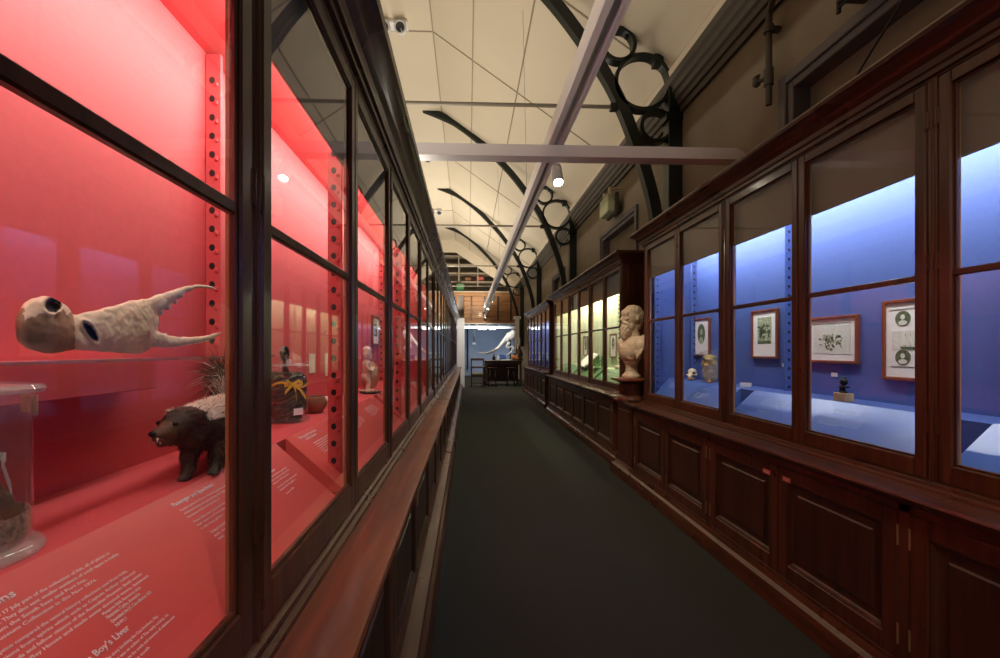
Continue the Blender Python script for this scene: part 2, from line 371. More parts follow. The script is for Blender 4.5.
# ------------------------------------------------------------------ display cases
def panel_door(y0, y1, z0, z1, uf, fw=.055, loc_s=None):
    pass
def case(cname, label, Xg, s, Y0, Y1, hinge, dims, lining, near_end, far_end, depth, deck, soffit, uprights=(), group='glazed mahogany display cases', st=.041, pw=.018, tb=-.028, gu=-.012, top='wood_y'):
    zl, zgb, zm, zgt, zct, ztop, ue, up, zfas = dims
    root = thing(cname, label, 'display case', (Xg, (Y0 + Y1) / 2, 0), 0, group)
    X = lambda u: Xg + s * u
    def path(uo):
        p = [(X(uo), Y0), (X(uo), Y1)]
        if near_end: p = [(X(-depth - .02), Y0)] + p
        if far_end: p = p + [(X(-depth - .02), Y1)]
        return p if s < 0 else list(reversed(p))       # outward must be to the left of travel
    # outward check: travelling +Y, left is -X  (s=-1: outward is -X -> ok);  travelling -Y, left is +X (s=+1)
    uc = ue - .045
    p = MB(); p.sweep([(-.05, 0), (up - 0, 0), (up, .055), (up - .008, .07), (up - .012, .09), (up - .030, .105), (up - .034, .125), (uc - .004, .14), (-.05, .14)], path(0))
    obj('plinth', p, 'wood_y', root, 'auto')
    b = MB(); b.box(X(-depth - .02), X(uc - .028), Y0, Y1, .10, zl - .03)
    zc0, zc1 = .14, zl - .045
    b.box(X(uc - .03), X(uc), Y0, Y1, zc1 - .03, zc1 + .012, .002); b.box(X(uc - .03), X(uc), Y0, Y1, zc0 - .012, zc0 + .012, .002)
    mids = []
    allp = sorted(hinge)
    for h in allp:
        if Y0 - .05 < h < Y1 + .05: b.box(X(uc - .03), X(uc), max(Y0, h - .022), min(Y1, h + .022), zc0, zc1, .002)
    obj('base_carcass', b, 'wood_v', root)
    ct = MB(); ct.sweep([(-.06, zl - .045), (uc + .004, zl - .045), (uc + .012, zl - .034), (ue - .012, zl - .030), (ue - .003, zl - .022), (ue, zl - .012), (ue - .004, zl - .003), (ue - .012, zl), (-.06, zl)], path(0))
    obj('counter', ct, top, root, 'auto')
    sl = MB(); sl.sweep([(-.05, zl), (.032, zl), (.030, zl + .010), (.018, zl + .014), (.016, zl + .026), (.006, zl + .032), (-.05, zl + .032)], path(0))
    obj('sill_moulding', sl, 'wood_y', root, 'auto')
    # cornice
    H = ztop - zct
    k = MB(); k.sweep([(-.05, zgt + .045), (.006, zgt + .045), (.006, zct), (.018, zct + .004), (.020, zct + .02), (.030, zct + .026), (.034, zct + H * .36), (.050, zct + H * .46), (.056, zct + H * .52), (.060, zct + H * .60), (.082, zct + H * .72), (.086, zct + H * .76), (.100, zct + H * .80), (.104, ztop - .012), (.098, ztop), (-.05, ztop)], path(0))
    obj('cornice', k, 'wood_y', root, 'auto')
    obj('case_top', MB().box(X(-depth - .02), X(-.05), Y0, Y1, ztop - .05, ztop - .03), 'wood_y', root)
    if near_end or far_end:
        for on, ya in ((near_end, Y0), (far_end, Y1)):
            if not on: continue
            q = MB(); yb = ya + (.035 if ya == Y0 else -.035); o_ = -.006 if ya == Y0 else .006
            q.box(X(-depth - .02), X(-.004), ya, yb, zl, zgt + .05)
            q.box(X(-depth), X(-depth + .07), ya + o_, ya, zl + .03, zgt + .04, .002); q.box(X(-.12), X(-.05), ya + o_, ya, zl + .03, zgt + .04, .002)
            q.box(X(-depth + .07), X(-.12), ya + o_, ya, zgt - .04, zgt + .04, .002); q.box(X(-depth + .07), X(-.12), ya + o_, ya, zl + .03, zl + .12, .002)
            obj('end_panel', q, 'wood_v', root)
    else:
        pass
    # inside
    obj('back_panel', MB().box(X(-depth), X(-depth - .018), Y0, Y1, deck - .16, soffit + .02), lining, root)
    obj('soffit', MB().box(X(-depth), X(-.055), Y0, Y1, soffit, soffit + .02), lining, root)
    obj('deck', MB().box(X(-depth), X(-.212), Y0, Y1, deck - .02, deck).box(X(-.225), X(-.212), Y0, Y1, deck - .18, deck - .02).box(X(-.212), X(-.045), Y0, Y1, deck - .19, deck - .175), lining, root)
    obj('light_baffle', MB().box(X(tb - .008), X(tb - .016), Y0 + .03, Y1 - .03, zfas, zgt + .05, .001), 'fascia', root)
    for yy in (Y0, Y1):
        e = MB(); dy = .02 if yy == Y0 else -.02
        e.box(X(-depth), X(-.06), yy + dy * 1.8, yy + dy * 2.3, deck - .16, soffit); obj('side_lining', e, lining, root)
    # posts and doors
    for h in allp:
        if not (Y0 - .05 < h < Y1 + .05): continue
        a, c2 = max(Y0, h - pw), min(Y1, h + pw)
        q = MB().box(X(tb - .006), X(.004), a, c2, zl + .03, zgt + .05, .003)
        q.cyl((X(.003), (a + c2) / 2, zl + .03), .007, zgt - zl + .01, 'z', 8)
        obj('post', q, 'wood_v', root, 'auto')
    def gdoor(y0, y1, hs):
        z0, z1 = zl + .033, zgt + .043
        q = MB(); t0, t1 = tb, .006
        g = .0025; y0 += g; y1 -= g
        for (a, c2) in ((y0, y0 + st), (y1 - st, y1)): q.box(X(t0), X(t1), a, c2, z0, z1, .004)
        q.box(X(t0), X(t1), y0 + st, y1 - st, z0, zgb, .003); q.box(X(t0), X(t1), y0 + st, y1 - st, zgt, z1, .003)
        q.box(X(tb + .004), X(.0), y0 + st, y1 - st, zm - .011, zm + .011, .003)
        # inner bead
        for (a, c2) in ((y0 + st, y0 + st + .008), (y1 - st - .008, y1 - st)): q.box(X(gu - .006), X(gu + .006), a, c2, zgb, zgt, .002)
        q.box(X(gu - .006), X(gu + .006), y0 + st, y1 - st, zgb, zgb + .008, .002); q.box(X(gu - .006), X(gu + .006), y0 + st, y1 - st, zgt - .008, zgt, .002)
        q.mi = 1                                   # unvarnished inner edges of the frame, with case light painted into their colour
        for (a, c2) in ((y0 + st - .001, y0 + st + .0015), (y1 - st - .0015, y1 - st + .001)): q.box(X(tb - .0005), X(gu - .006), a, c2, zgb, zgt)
        d = obj('glazed_door', q, ['wood_v', 'wood_raw_lit'], root)
        for (a, c2) in ((zgb + .004, zm - .008), (zm + .008, zgt - .004)):
            obj('glass_pane', MB().box(X(gu - .002), X(gu + .002), y0 + st + .002, y1 - st - .002, a, c2), 'glass', d)
        for zz in (zgb + .10, zm + .02, zgt - .12):
            yy = y0 - g if hs == 0 else y1 + g
            obj('hinge', MB().box(X(.003), X(.0072), yy - .010, yy + .010, zz, zz + .06, .001).cyl((X(.0075), yy, zz - .003), .0028, .066, 'z', 8), 'wood_v', d)
        return d
    def cdoor(y0, y1, hs):
        z0, z1 = zc0 + .014, zc1 - .032
        g = .003; y0 += g; y1 -= g; fw = .06
        q = MB()
        for (a, c2) in ((y0, y0 + fw), (y1 - fw, y1)): q.box(X(uc - .026), X(uc + .002), a, c2, z0, z1, .003)
        q.box(X(uc - .026), X(uc + .002), y0 + fw, y1 - fw, z0, z0 + fw + .01, .003); q.box(X(uc - .026), X(uc + .002), y0 + fw, y1 - fw, z1 - fw, z1, .003)
        d = obj('cupboard_door', q, 'wood_v', root)
        a0, a1, b0, b1 = y0 + fw, y1 - fw, z0 + fw + .01, z1 - fw
        r = MB()
        def ring(i, u): return [(X(u), a0 + i, b0 + i), (X(u), a1 - i, b0 + i), (X(u), a1 - i, b1 - i), (X(u), a0 + i, b1 - i)]
        r.rings([ring(-.004, uc - .024), ring(-.004, uc - .004), ring(.004, uc - .002), ring(.014, uc - .008), ring(.020, uc - .014), ring(.05, uc - .014), ring(.056, uc - .008), ring(.060, uc - .008)])
        obj('panel', r, 'wood_panel', d)
        for zz in (z0 + .06, z1 - .12):
            yy = y0 if hs == 0 else y1
            obj('hinge', MB().box(X(uc + .001), X(uc + .0035), yy - .0035, yy + .0035, zz, zz + .07, .0008).cyl((X(uc + .0035), yy, zz - .002), .0028, .074, 'z', 8), 'brass', d)
        return d
    cds = []
    for i in range(len(allp) - 1):
        a, c2 = allp[i] + pw, allp[i + 1] - pw; m = (a + c2) / 2
        gdoor(a, m, 0); gdoor(m, c2, 1)
        cds.append(cdoor(a, m, 0)); cds.append(cdoor(m, c2, 1))
    # slotted uprights
    for (yy, uu) in uprights:
        q = MB(); q.box(X(uu), X(uu - .046), yy - .007, yy + .007, deck - .16, soffit - .005, .001)
        nn = int((soffit - deck + .1) / .058)
        for n in range(nn):
            zz = deck - .1 + n * .058
            q.box(X(uu - .006), X(uu - .018), yy - .0125, yy - .006, zz - .012, zz + .003, .003)
        q.mi = 1
        for n in range(nn):
            zz = deck - .1 + n * .058
            q.rings([[(X(uu - .026 + .009 * math.cos(2 * PI * k / 10)), y_, zz + .009 + .011 * math.sin(2 * PI * k / 10)) for k in range(10)] for y_ in (yy - .0078, yy - .0065)])
        obj('slotted_upright', q, [lining, 'black'], root)
    return root, cds

DL = (.707, .82, 1.48, 2.083, 2.15, 2.34, .175, .222, 1.85)
hl = [-.552 - 1.34, -.552, .788, 2.12, 3.455, 4.79]
caseA, cdA = case('display_case', 'long mahogany case with bright red lining beside the camera', -.375, 1, -1.892 - .024, 4.814, hl, DL, 'red', False, False, .445, .965, 2.18,
             [(.05, -.397), (1.41, -.397), (2.75, -.397), (4.09, -.397), (.18, -.055), (1.52, -.055), (2.86, -.055), (4.2, -.055)], st=.038, pw=.016, tb=-.019, gu=-.0055, top='wood_top')
hl2 = [4.87 + 1.325 * i for i in range(8)]
caseB, cdB = case('display_case', 'farther mahogany case continuing the row beyond the red lined one', -.375, 1, hl2[0] - .024, hl2[-1] + .024, hl2, DL, 'dimgreen', False, True, .445, .965, 2.18, st=.038, pw=.016, tb=-.019, gu=-.0055, top='wood_top')
DR = (.76, .86, 1.51, 2.15, 2.20, 2.33, .15, .145, 1.90)
hr = [1.48 + 1.25 * i for i in (-3, -2, -1, 0, 1, 2)]
caseC, cdC = case('display_case', 'nearest mahogany case with blue lining and framed prints', 1.625, -1, hr[0] - .024, hr[-1] + .024, hr, DR, 'blue', False, True, .435, .99, 2.23,
             [(2.73, -.387), (3.90, -.387), (2.79, -.062), (3.925, -.062), (1.53, -.387), (1.53, -.062)])
hr2 = [4.81 + 1.275 * i for i in range(4)]
caseD, cdD = case('display_case', 'mahogany case with yellow green lining behind the marble bust', 1.70, -1, hr2[0] - .024, hr2[-1] + .024, hr2, DR, 'green', True, True, .435, .99, 2.23, [(6.1, -.387), (7.4, -.387)])
hr3 = [9.55 + 1.16 * i for i in range(4)]
caseE, cdE = case('display_case', 'farthest blue lined mahogany case near the table', 1.78, -1, hr3[0] - .024, hr3[-1] + .024, hr3, DR, 'blue', True, True, .435, .99, 2.23)

# red stickers on two cupboard doors
uc = .105; xs = 1.625 - uc - .002
for (yc, d, lab) in ((2.185, cdC[8], 0), (2.045, cdC[7], 1)):
    q = MB().box(xs - .0012, xs, yc - .028, yc + .028, .620, .645); q.mi = 1
    for n in range(2): q.box(xs - .0016, xs, yc - .021, yc + .019, .627 + n * .008, .6295 + n * .008)
    s_ = obj('sticker', q, ['redsticker', 'text'], d)
    s_['label'] = 'small red sticker with pale lettering'

# ------------------------------------------------------------------ roof trusses
ARCH = [(-.95, 4.97), (-.60, 4.84), (-.22, 4.66), (.26, 4.30), (.62, 3.95), (.98, 3.56), (1.34, 3.07), (1.58, 2.66), (1.78, 2.17), (1.93, 1.70), (2.00, 1.35), (2.04, .95), (2.05, .5)]
def crom(pts, n=5):
    P = [Vector(p) for p in pts]; out = []
    for i in range(len(P) - 1):
        p0, p1, p2, p3 = P[max(i - 1, 0)], P[i], P[i + 1], P[min(i + 2, len(P) - 1)]
        for k in range(n):
            t = k / n
            out.append(.5 * ((2 * p1) + (-p0 + p2) * t + (2 * p0 - 5 * p1 + 4 * p2 - p3) * t * t + (-p0 + 3 * p1 - 3 * p2 + p3) * t ** 3))
    out.append(P[-1]); return out
def truss(Y, label):
    t = thing('roof_truss', label, 'roof truss', (XR - .1, Y, 1.0), 0, 'iron roof trusses along the ceiling')
    pts = crom(ARCH); q = MB(); rr = []
    for i, p in enumerate(pts):
        tg = (pts[min(i + 1, len(pts) - 1)] - pts[max(i - 1, 0)]).normalized(); n = Vector((-tg.y, tg.x))
        w_ = .055
        a, b_ = p + n * w_, p - n * w_
        rr.append([(a.x, Y - .05, a.y + CAMZ), (a.x, Y + .05, a.y + CAMZ), (b_.x, Y + .05, b_.y + CAMZ), (b_.x, Y - .05, b_.y + CAMZ)])
    q.rings(rr); obj('arch_rib', q, 'iron', t)
    for (x, z, ro) in ((1.585, 3.21, .185), (1.84, 2.82, .305), (1.985, 2.36, .18)):
        n = 40; w_ = .038
        r1 = []
        for k in range(n):
            a = 2 * PI * k / n; cs, sn = math.cos(a), math.sin(a)
            r1.append([(x + cs * ro, Y - .05, z + sn * ro + CAMZ), (x + cs * ro, Y + .05, z + sn * ro + CAMZ), (x + cs * (ro - w_), Y + .05, z + sn * (ro - w_) + CAMZ), (x + cs * (ro - w_), Y - .05, z + sn * (ro - w_) + CAMZ)])
        obj('ring', MB().rings(r1, loop=True), 'iron', t, 'auto')
    obj('wall_post', MB().box(2.10, XR - .002, Y - .07, Y + .07, 1.4, 4.02, .006).box(2.07, XR - .002, Y - .085, Y + .085, 3.66, 3.74, .004), 'iron', t)
    obj('bolt_block', MB().box(1.50, 1.66, Y - .035, Y + .035, 2.53 + CAMZ, 2.60 + CAMZ, .004).box(1.66, 1.71, Y - .02, Y + .02, 3.30 + CAMZ, 3.42 + CAMZ).box(1.96, 2.06, Y - .04, Y + .04, 3.0 + CAMZ, 3.12 + CAMZ), 'iron', t)
    obj('tie_rod', MB().cyl((XL + 2.0, Y, 2.57 + CAMZ), .02, 1.52 - XL - 2.0, 'x', 8), 'rod', t, 'auto')
    return t
for Y, lab in ((4.6, 'nearest dark iron arched truss with three rings'), (9.1, 'second dark iron arched truss, above the green lined case'),
               (13.45, 'third dark iron arched truss, above the farthest blue lined case'), (17.7, 'farthest dark iron arched truss before the timber gallery')):
    truss(Y, lab)

# ------------------------------------------------------------------ lighting beams, track spots
XT = .70
t = thing('lighting_track', 'long pinkish white lighting track running lengthwise under the ceiling', 'lighting track', (XT, 8.5, 2.97), kind='thing')
obj('track_body', MB().box(XT - .055, XT + .055, -2.5, 19.3, 2.90, 3.03, .004), 'mauve', t)
obj('track_slot', MB().box(XT - .012, XT + .012, -2.5, 19.3, 2.893, 2.905), 'steel', t)
obj('track_lip', MB().box(XT + .055, XT + .07, -2.5, 19.3, 2.90, 2.925).box(XT + .055, XT + .07, -2.5, 19.3, 3.005, 3.03), 'mauve', t)
for y in (5.2, 9.6, 14.0, 18.4):
    obj('hanger_wire', MB().tube([(XT, y, 3.03), (XT - .05, y, cz(XT) - .0)], .0022, 6), 'steel', t)
bm_ = MB().prism([(-2.3, 2.80), (XR, 2.80), (XR, 2.86), (XR - .06, 2.893), (-2.3, 2.893)], 'y', 3.50, 3.62)
t = obj('cross_beam', bm_, 'mauve'); setp(t, 'pinkish white horizontal beam crossing the aisle to the right wall', 'beam', kind='thing')
SPOTS = [(3.74, 0, -.5), (12.6, .35, .1), (15.0, .45, -.1), (17.0, .3, .2), (18.9, .2, .0)]
LAB = ['lit white cylinder spotlight hanging beside the cross beam', 'white cylinder spotlight, nearest of the four at the far end of the track',
       'white cylinder spotlight, second of the four at the far end of the track', 'white cylinder spotlight, third of the four at the far end of the track', 'white cylinder spotlight at the very end of the track']
for (y, tx, ty), lab in zip(SPOTS, LAB):
    x = XT + .055
    t = thing('spotlight', lab, 'spotlight', (x, y, 2.90), 0, 'spotlights on the lighting track')
    zt = 2.865 if y == 3.74 else 2.89
    obj('stem', MB().cyl((x - .01, y, 2.82), .014, .085, 'z', 10), 'white', t, 'auto')
    m = Matrix.Translation((x, y, 2.80)) @ Matrix.Rotation(tx, 4, 'Y') @ Matrix.Rotation(ty, 4, 'X')
    h = MB().lathe([(.001, .03), (.030, .03), (.042, .02), (.046, .0), (.046, -.17), (.040, -.17), (.036, -.15), (.001, -.15)], n=20); h.xform(m)
    hd = obj('lamp_head', h, 'white', t, 'auto')
    g = MB().lathe([(.001, -.149), (.035, -.149), (.035, -.158), (.001, -.162)], n=16); g.xform(m); obj('lamp', g, 'lampglow', hd)
# twin emergency lamps on the flat ceiling
for (y, lab) in ((6.6, 'white twin emergency lamp on the ceiling, nearest of the three'), (11.1, 'white twin emergency lamp on the ceiling, middle of the three'), (15.4, 'white twin emergency lamp on the ceiling, farthest of the three')):
    x = -1.12
    t = thing('emergency_lamp', lab, 'lamp', (x, y, FLATZ), 0, 'twin emergency lamps on the ceiling')
    obj('mounting_plate', MB().box(x - .2, x + .22, y - .05, y + .15, FLATZ - .05, FLATZ - .001, .008), 'white', t)
    for dx in (-.12, .12):
        m = Matrix.Translation((x + dx, y - .02, FLATZ - .12)) @ Matrix.Rotation(-1.15, 4, 'X')
        hd = MB().lathe([(.001, .09), (.06, .09), (.085, .06), (.09, -.06), (.085, -.07), (.07, -.065), (.001, -.05)], n=20); hd.xform(m)
        h_ = obj('lamp_head', hd, 'white', t, 'auto')
        l_ = MB().lathe([(.001, -.045), (.068, -.055), (.066, -.066), (.03, -.075), (.001, -.078)], n=16); l_.xform(m); obj('lens', l_, 'lens', h_, 'auto')

# things on the right wall
px_ = 2.17; y = 3.10
t = thing('gas_pipe', 'brown wall pipe with a tap above the nearest blue lined case', 'pipe', (px_, y, 3.0))
obj('pipe', MB().tube([(px_, y, 3.02), (px_, y, 3.60), (px_ - .01, y - .02, 3.68), (px_ - .03, y - .10, 3.74), (px_ - .04, y - .35, 3.86)], .022, 10), 'moulding', t, 'auto')
obj('tap', MB().tube([(px_, y, 3.22), (px_ - .04, y + .055, 3.22)], .016, 8).ball((px_ - .045, y + .07, 3.22), (.03, .03, .035)).cyl((px_, y, 3.16), .032, .12, 'z', 12).ball((px_ - .045, y + .07, 3.26), (.02, .035, .012)), 'moulding', t, 'auto')
obj('pipe_collar', MB().cyl((px_, y, 3.54), .034, .05, 'z', 12).box(px_, XR, y - .02, y + .02, 3.55, 3.58), 'moulding', t, 'auto')
t = thing('blind_box', 'dark bracket box above the nearest window', 'bracket', (2.15, 2.3, 3.2))
obj('box_shell', MB().box(2.08, XR - .002, 2.10, 2.42, 3.21, 3.30, .006), 'moulding', t)
obj('bracket_arm', MB().tube([(2.10, 2.42, 3.16), (2.10, 2.42, 3.45)], .012, 8).tube([(2.10, 2.10, 3.19), (2.10, 2.42, 3.19)], .008, 8), 'iron', t)
q = MB().tube([(2.20, 3.02 - .1 * k, 2.3 + .083 * k) for k in range(11)], .006, 6)
setp(obj('cord', q, 'iron'), 'thin dark cord slanting across the nearest window', 'cord')
y = 6.5
t = thing('wall_box', 'pale green box hung from brackets high on the right wall', 'box', (2.2, y, 3.2))
obj('box_shell', MB().box(2.02, 2.13, y - .20, y + .20, 3.26, 3.52, .012), 'palegreen', t)
obj('box_back', MB().box(2.13, 2.18, y - .22, y + .22, 3.24, 3.54, .006), 'moulding', t)
for dy in (-.13, .13):
    br = obj('bracket', MB().cyl((2.08, y + dy, 3.52), .03, .11, 'z', 10).box(2.08, XR - .002, y + dy - .015, y + dy + .015, 3.60, 3.63), 'cream_trim', t); br['label'] = 'cream mounting bracket'

# ------------------------------------------------------------------ text panels in the cases
def text_panel(side, y0, y1, lines, label, Xc=None, zc_=None, mat='red_panel', tmat='text', group=None):
    if side > 0: xc, zc, xf, zf = (-.583, .968, -.405, .806)
    else: xc, zc, xf, zf = (1.838, .993, 1.655, .826)
    if Xc is not None: xf += Xc - xc; xc = Xc
    t = thing('text_panel', label, 'text panel', (xc, (y0 + y1) / 2, zc), 0, group)
    board = MB().prism([(xc, zc), (xf, zf), (xf, zf - .006), (xf - side * .01, zf - .012), (xc, zf - .012)], 'y', y0, y1)
    obj('panel_board', board, mat, t)
    Rr = Vector((0, side, 0)); U = (Vector((xc, 0, zc)) - Vector((xf, 0, zf))).normalized(); N = Rr.cross(U)
    L = math.hypot(xc - xf, zc - zf)
    ls = []
    for st, size, yy, tt, wd in lines: ls.append((st, size, side * yy, -tt * L, wd))
    me = text_mesh(ls, tmat)
    m = Matrix(((Rr.x, U.x, N.x, xc), (Rr.y, U.y, N.y, 0), (Rr.z, U.z, N.z, zc), (0, 0, 0, 1)))
    me.transform(m); me.transform(Matrix.Translation(N * .0002)); me.transform(Matrix.Translation(-Vector((xc, (y0 + y1) / 2, zc))))
    obj('lettering', me, None, t)
    return t
FILL = ['The specimens were gathered along the coast and were', 'sent by steamer to the museum in casks of spirit and', 'later described by the curator in a series of papers', 'read before the society. Many of the animals shown', 'were new to science and remain the only examples', 'known from the voyage', 'kept in the collection since']
def block(y, t, w, n, size=.0075, dt=.038, side=1, head=None, seed=0):
    out = []
    if head: out.append((head, size * 1.5, y, t - .05, w * .62))
    for i in range(n):
        out.append((FILL[(i + seed) % len(FILL)], size, y, t + i * dt, w * (1 if i < n - 1 else .55)))
    return out
P1 = [('Collections', .015, .478, .135, .088),
      ('Captain Charles on 22 June and on 17 July part of the collection of fish, all of plates in', .0064, .43, .19, .265),
      ('that is presented to the Museum. They also sent smaller numbers of small types in leaflet', .0064, .43, .225, .275),
      ('duly. Birds were chiefly from the South Seas and Port bay,', .0064, .43, .26, .21), ('Contributions to the Museum Collection in the Nov 1876.', .0064, .43, .295, .22),
      ('Charles Bay, Interruption compared the natural history collections now from India,', .0064, .45, .352, .242), ('furnished descriptions from spirits which such as Captain Arthur collected', .0064, .45, .387, .25),
      ('Sydney Cove, as friends and fellow citizens of the Australian Museum. Both wrote', .0064, .45, .422, .255), ('Journey to Elizabeth Bay House and made some donated items, between', .0064, .45, .457, .26), ('during the 1870s.', .0064, .45, .492, .06),
      ('Mongoose Skink, fluorescent skink', .0064, .617, .49, .069), ('Herpestes, Ceylon, donated in', .0075, .617, .522, .06), ('Queensland, the J.C. Cox collection 1870', .0075, .617, .556, .075), ('NHM.1', .0075, .617, .59, .018),
      ('Queensland', .0064, .485, .60, .035), ('J.C. Cox, about 1875', .0064, .485, .64, .07),
      ('from a Boy\u2019s Liver', .0125, .534, .645, .094),
      ('The story involving the Cox brothers, Mac', .0064, .575, .70, .094), ('Harry was an author of The early society, his', .0064, .575, .735, .107), ('letters from the south and museum of relatives now', .0064, .575, .77, .112), ('visiting the south', .0064, .575, .805, .05),
      ('Gould, mounted', .011, 1.16, .30, .07), ('Skins and skeletons gathered', .0075, 1.165, .35, .12), ('in the northern rivers by the', .0075, 1.165, .39, .12), ('collectors of the museum', .0075, 1.165, .43, .10), ('and sold on their return to the', .0075, 1.165, .49, .13), ('trustees for the gallery', .0075, 1.165, .53, .10), ('about 1878', .0075, 1.175, .60, .05),
      ('Passenger and Specimens', .0125, .862, .115, .135),
      ('Captain John M. Moore was among those who', .0064, .866, .175, .165), ('collected many animals during the long voyages', .0064, .866, .215, .17), ('between India and Sydney as', .0064, .866, .255, .11),
      ('These skins were presented by the captains on', .0064, .866, .315, .165), ('their return, and were then mounted for display', .0064, .866, .355, .17), ('in the long gallery', .0064, .866, .395, .075),
      ('Striped animal, mounted', .0095, .876, .47, .09), ('India, about 1875', .0075, .876, .51, .07), ('NHM.2', .0075, .876, .55, .02)]
text_panel(1, .10, 1.355, P1, 'red sloped text panel headed with a line about a Boy\u2019s Liver')
P2 = [('Ethnographic Specimens', .014, 1.50, .11, .16), ('of the islands', .014, 1.53, .17, .10)] + block(1.55, .27, .16, 6, seed=2) + block(1.58, .58, .10, 3, seed=1) + [('Carvings', .014, 1.98, .14, .08)] + block(2.0, .30, .2, 5, seed=3) + block(2.35, .2, .22, 7, seed=1)
text_panel(1, 1.43, 2.735, P2, 'red sloped text panel below the jar of dark snakes')
P3 = block(2.95, .22, .22, 6, head='Carved figures', seed=2) + block(3.0, .58, .12, 4) + block(3.45, .2, .25, 8, seed=4)
text_panel(1, 2.81, 4.075, P3, 'red sloped text panel below the pale carved figure')
text_panel(1, 4.15, 4.76, block(4.25, .2, .22, 7, seed=1), 'short red sloped text panel at the far end of the red case')
PA = block(-3.80, .22, .2, 6, seed=1) + block(-3.38, .25, .20, 3, head='Fish', seed=3) + block(-3.36, .42, .19, 5, seed=2)
PA = [(s_, z, -abs(y), t, w) for s_, z, y, t, w in PA]
def rblock(y, t, w, n, **k): return [(s_, z, y, tt, ww) for s_, z, y, tt, ww in block(y, t, w, n, **k)]
text_panel(-1, 2.90, 3.955, rblock(3.82, .22, .2, 6, seed=1) + rblock(3.30, .22, .13, 2, seed=3) + rblock(3.33, .42, .19, 6, seed=2), 'blue sloped text panel below the yellow specimen jar', mat='blue_panel', tmat='text_blue')
text_panel(-1, 1.605, 2.755, rblock(2.60, .2, .2, 7, seed=1) + rblock(2.56, .6, .1, 2) + rblock(2.10, .22, .15, 3, seed=4) + rblock(2.12, .42, .22, 6, seed=2), 'blue sloped text panel below the small dark figure on a block', mat='blue_panel', tmat='text_blue')
text_panel(-1, .30, 1.475, rblock(1.2, .2, .2, 7, seed=1), 'blue sloped text panel nearest the camera', mat='blue_panel', tmat='text_blue')
for i, (y0, y1) in enumerate(((4.88, 6.02), (6.13, 7.28), (7.39, 8.55))):
    text_panel(-1, y0, y1, rblock(y1 - .2, .25, .22, 6, seed=i), ['green sloped text panel nearest the bust', 'green sloped text panel in the middle of the green case', 'green sloped text panel at the far end of the green case'][i], Xc=1.915, mat='green_panel')

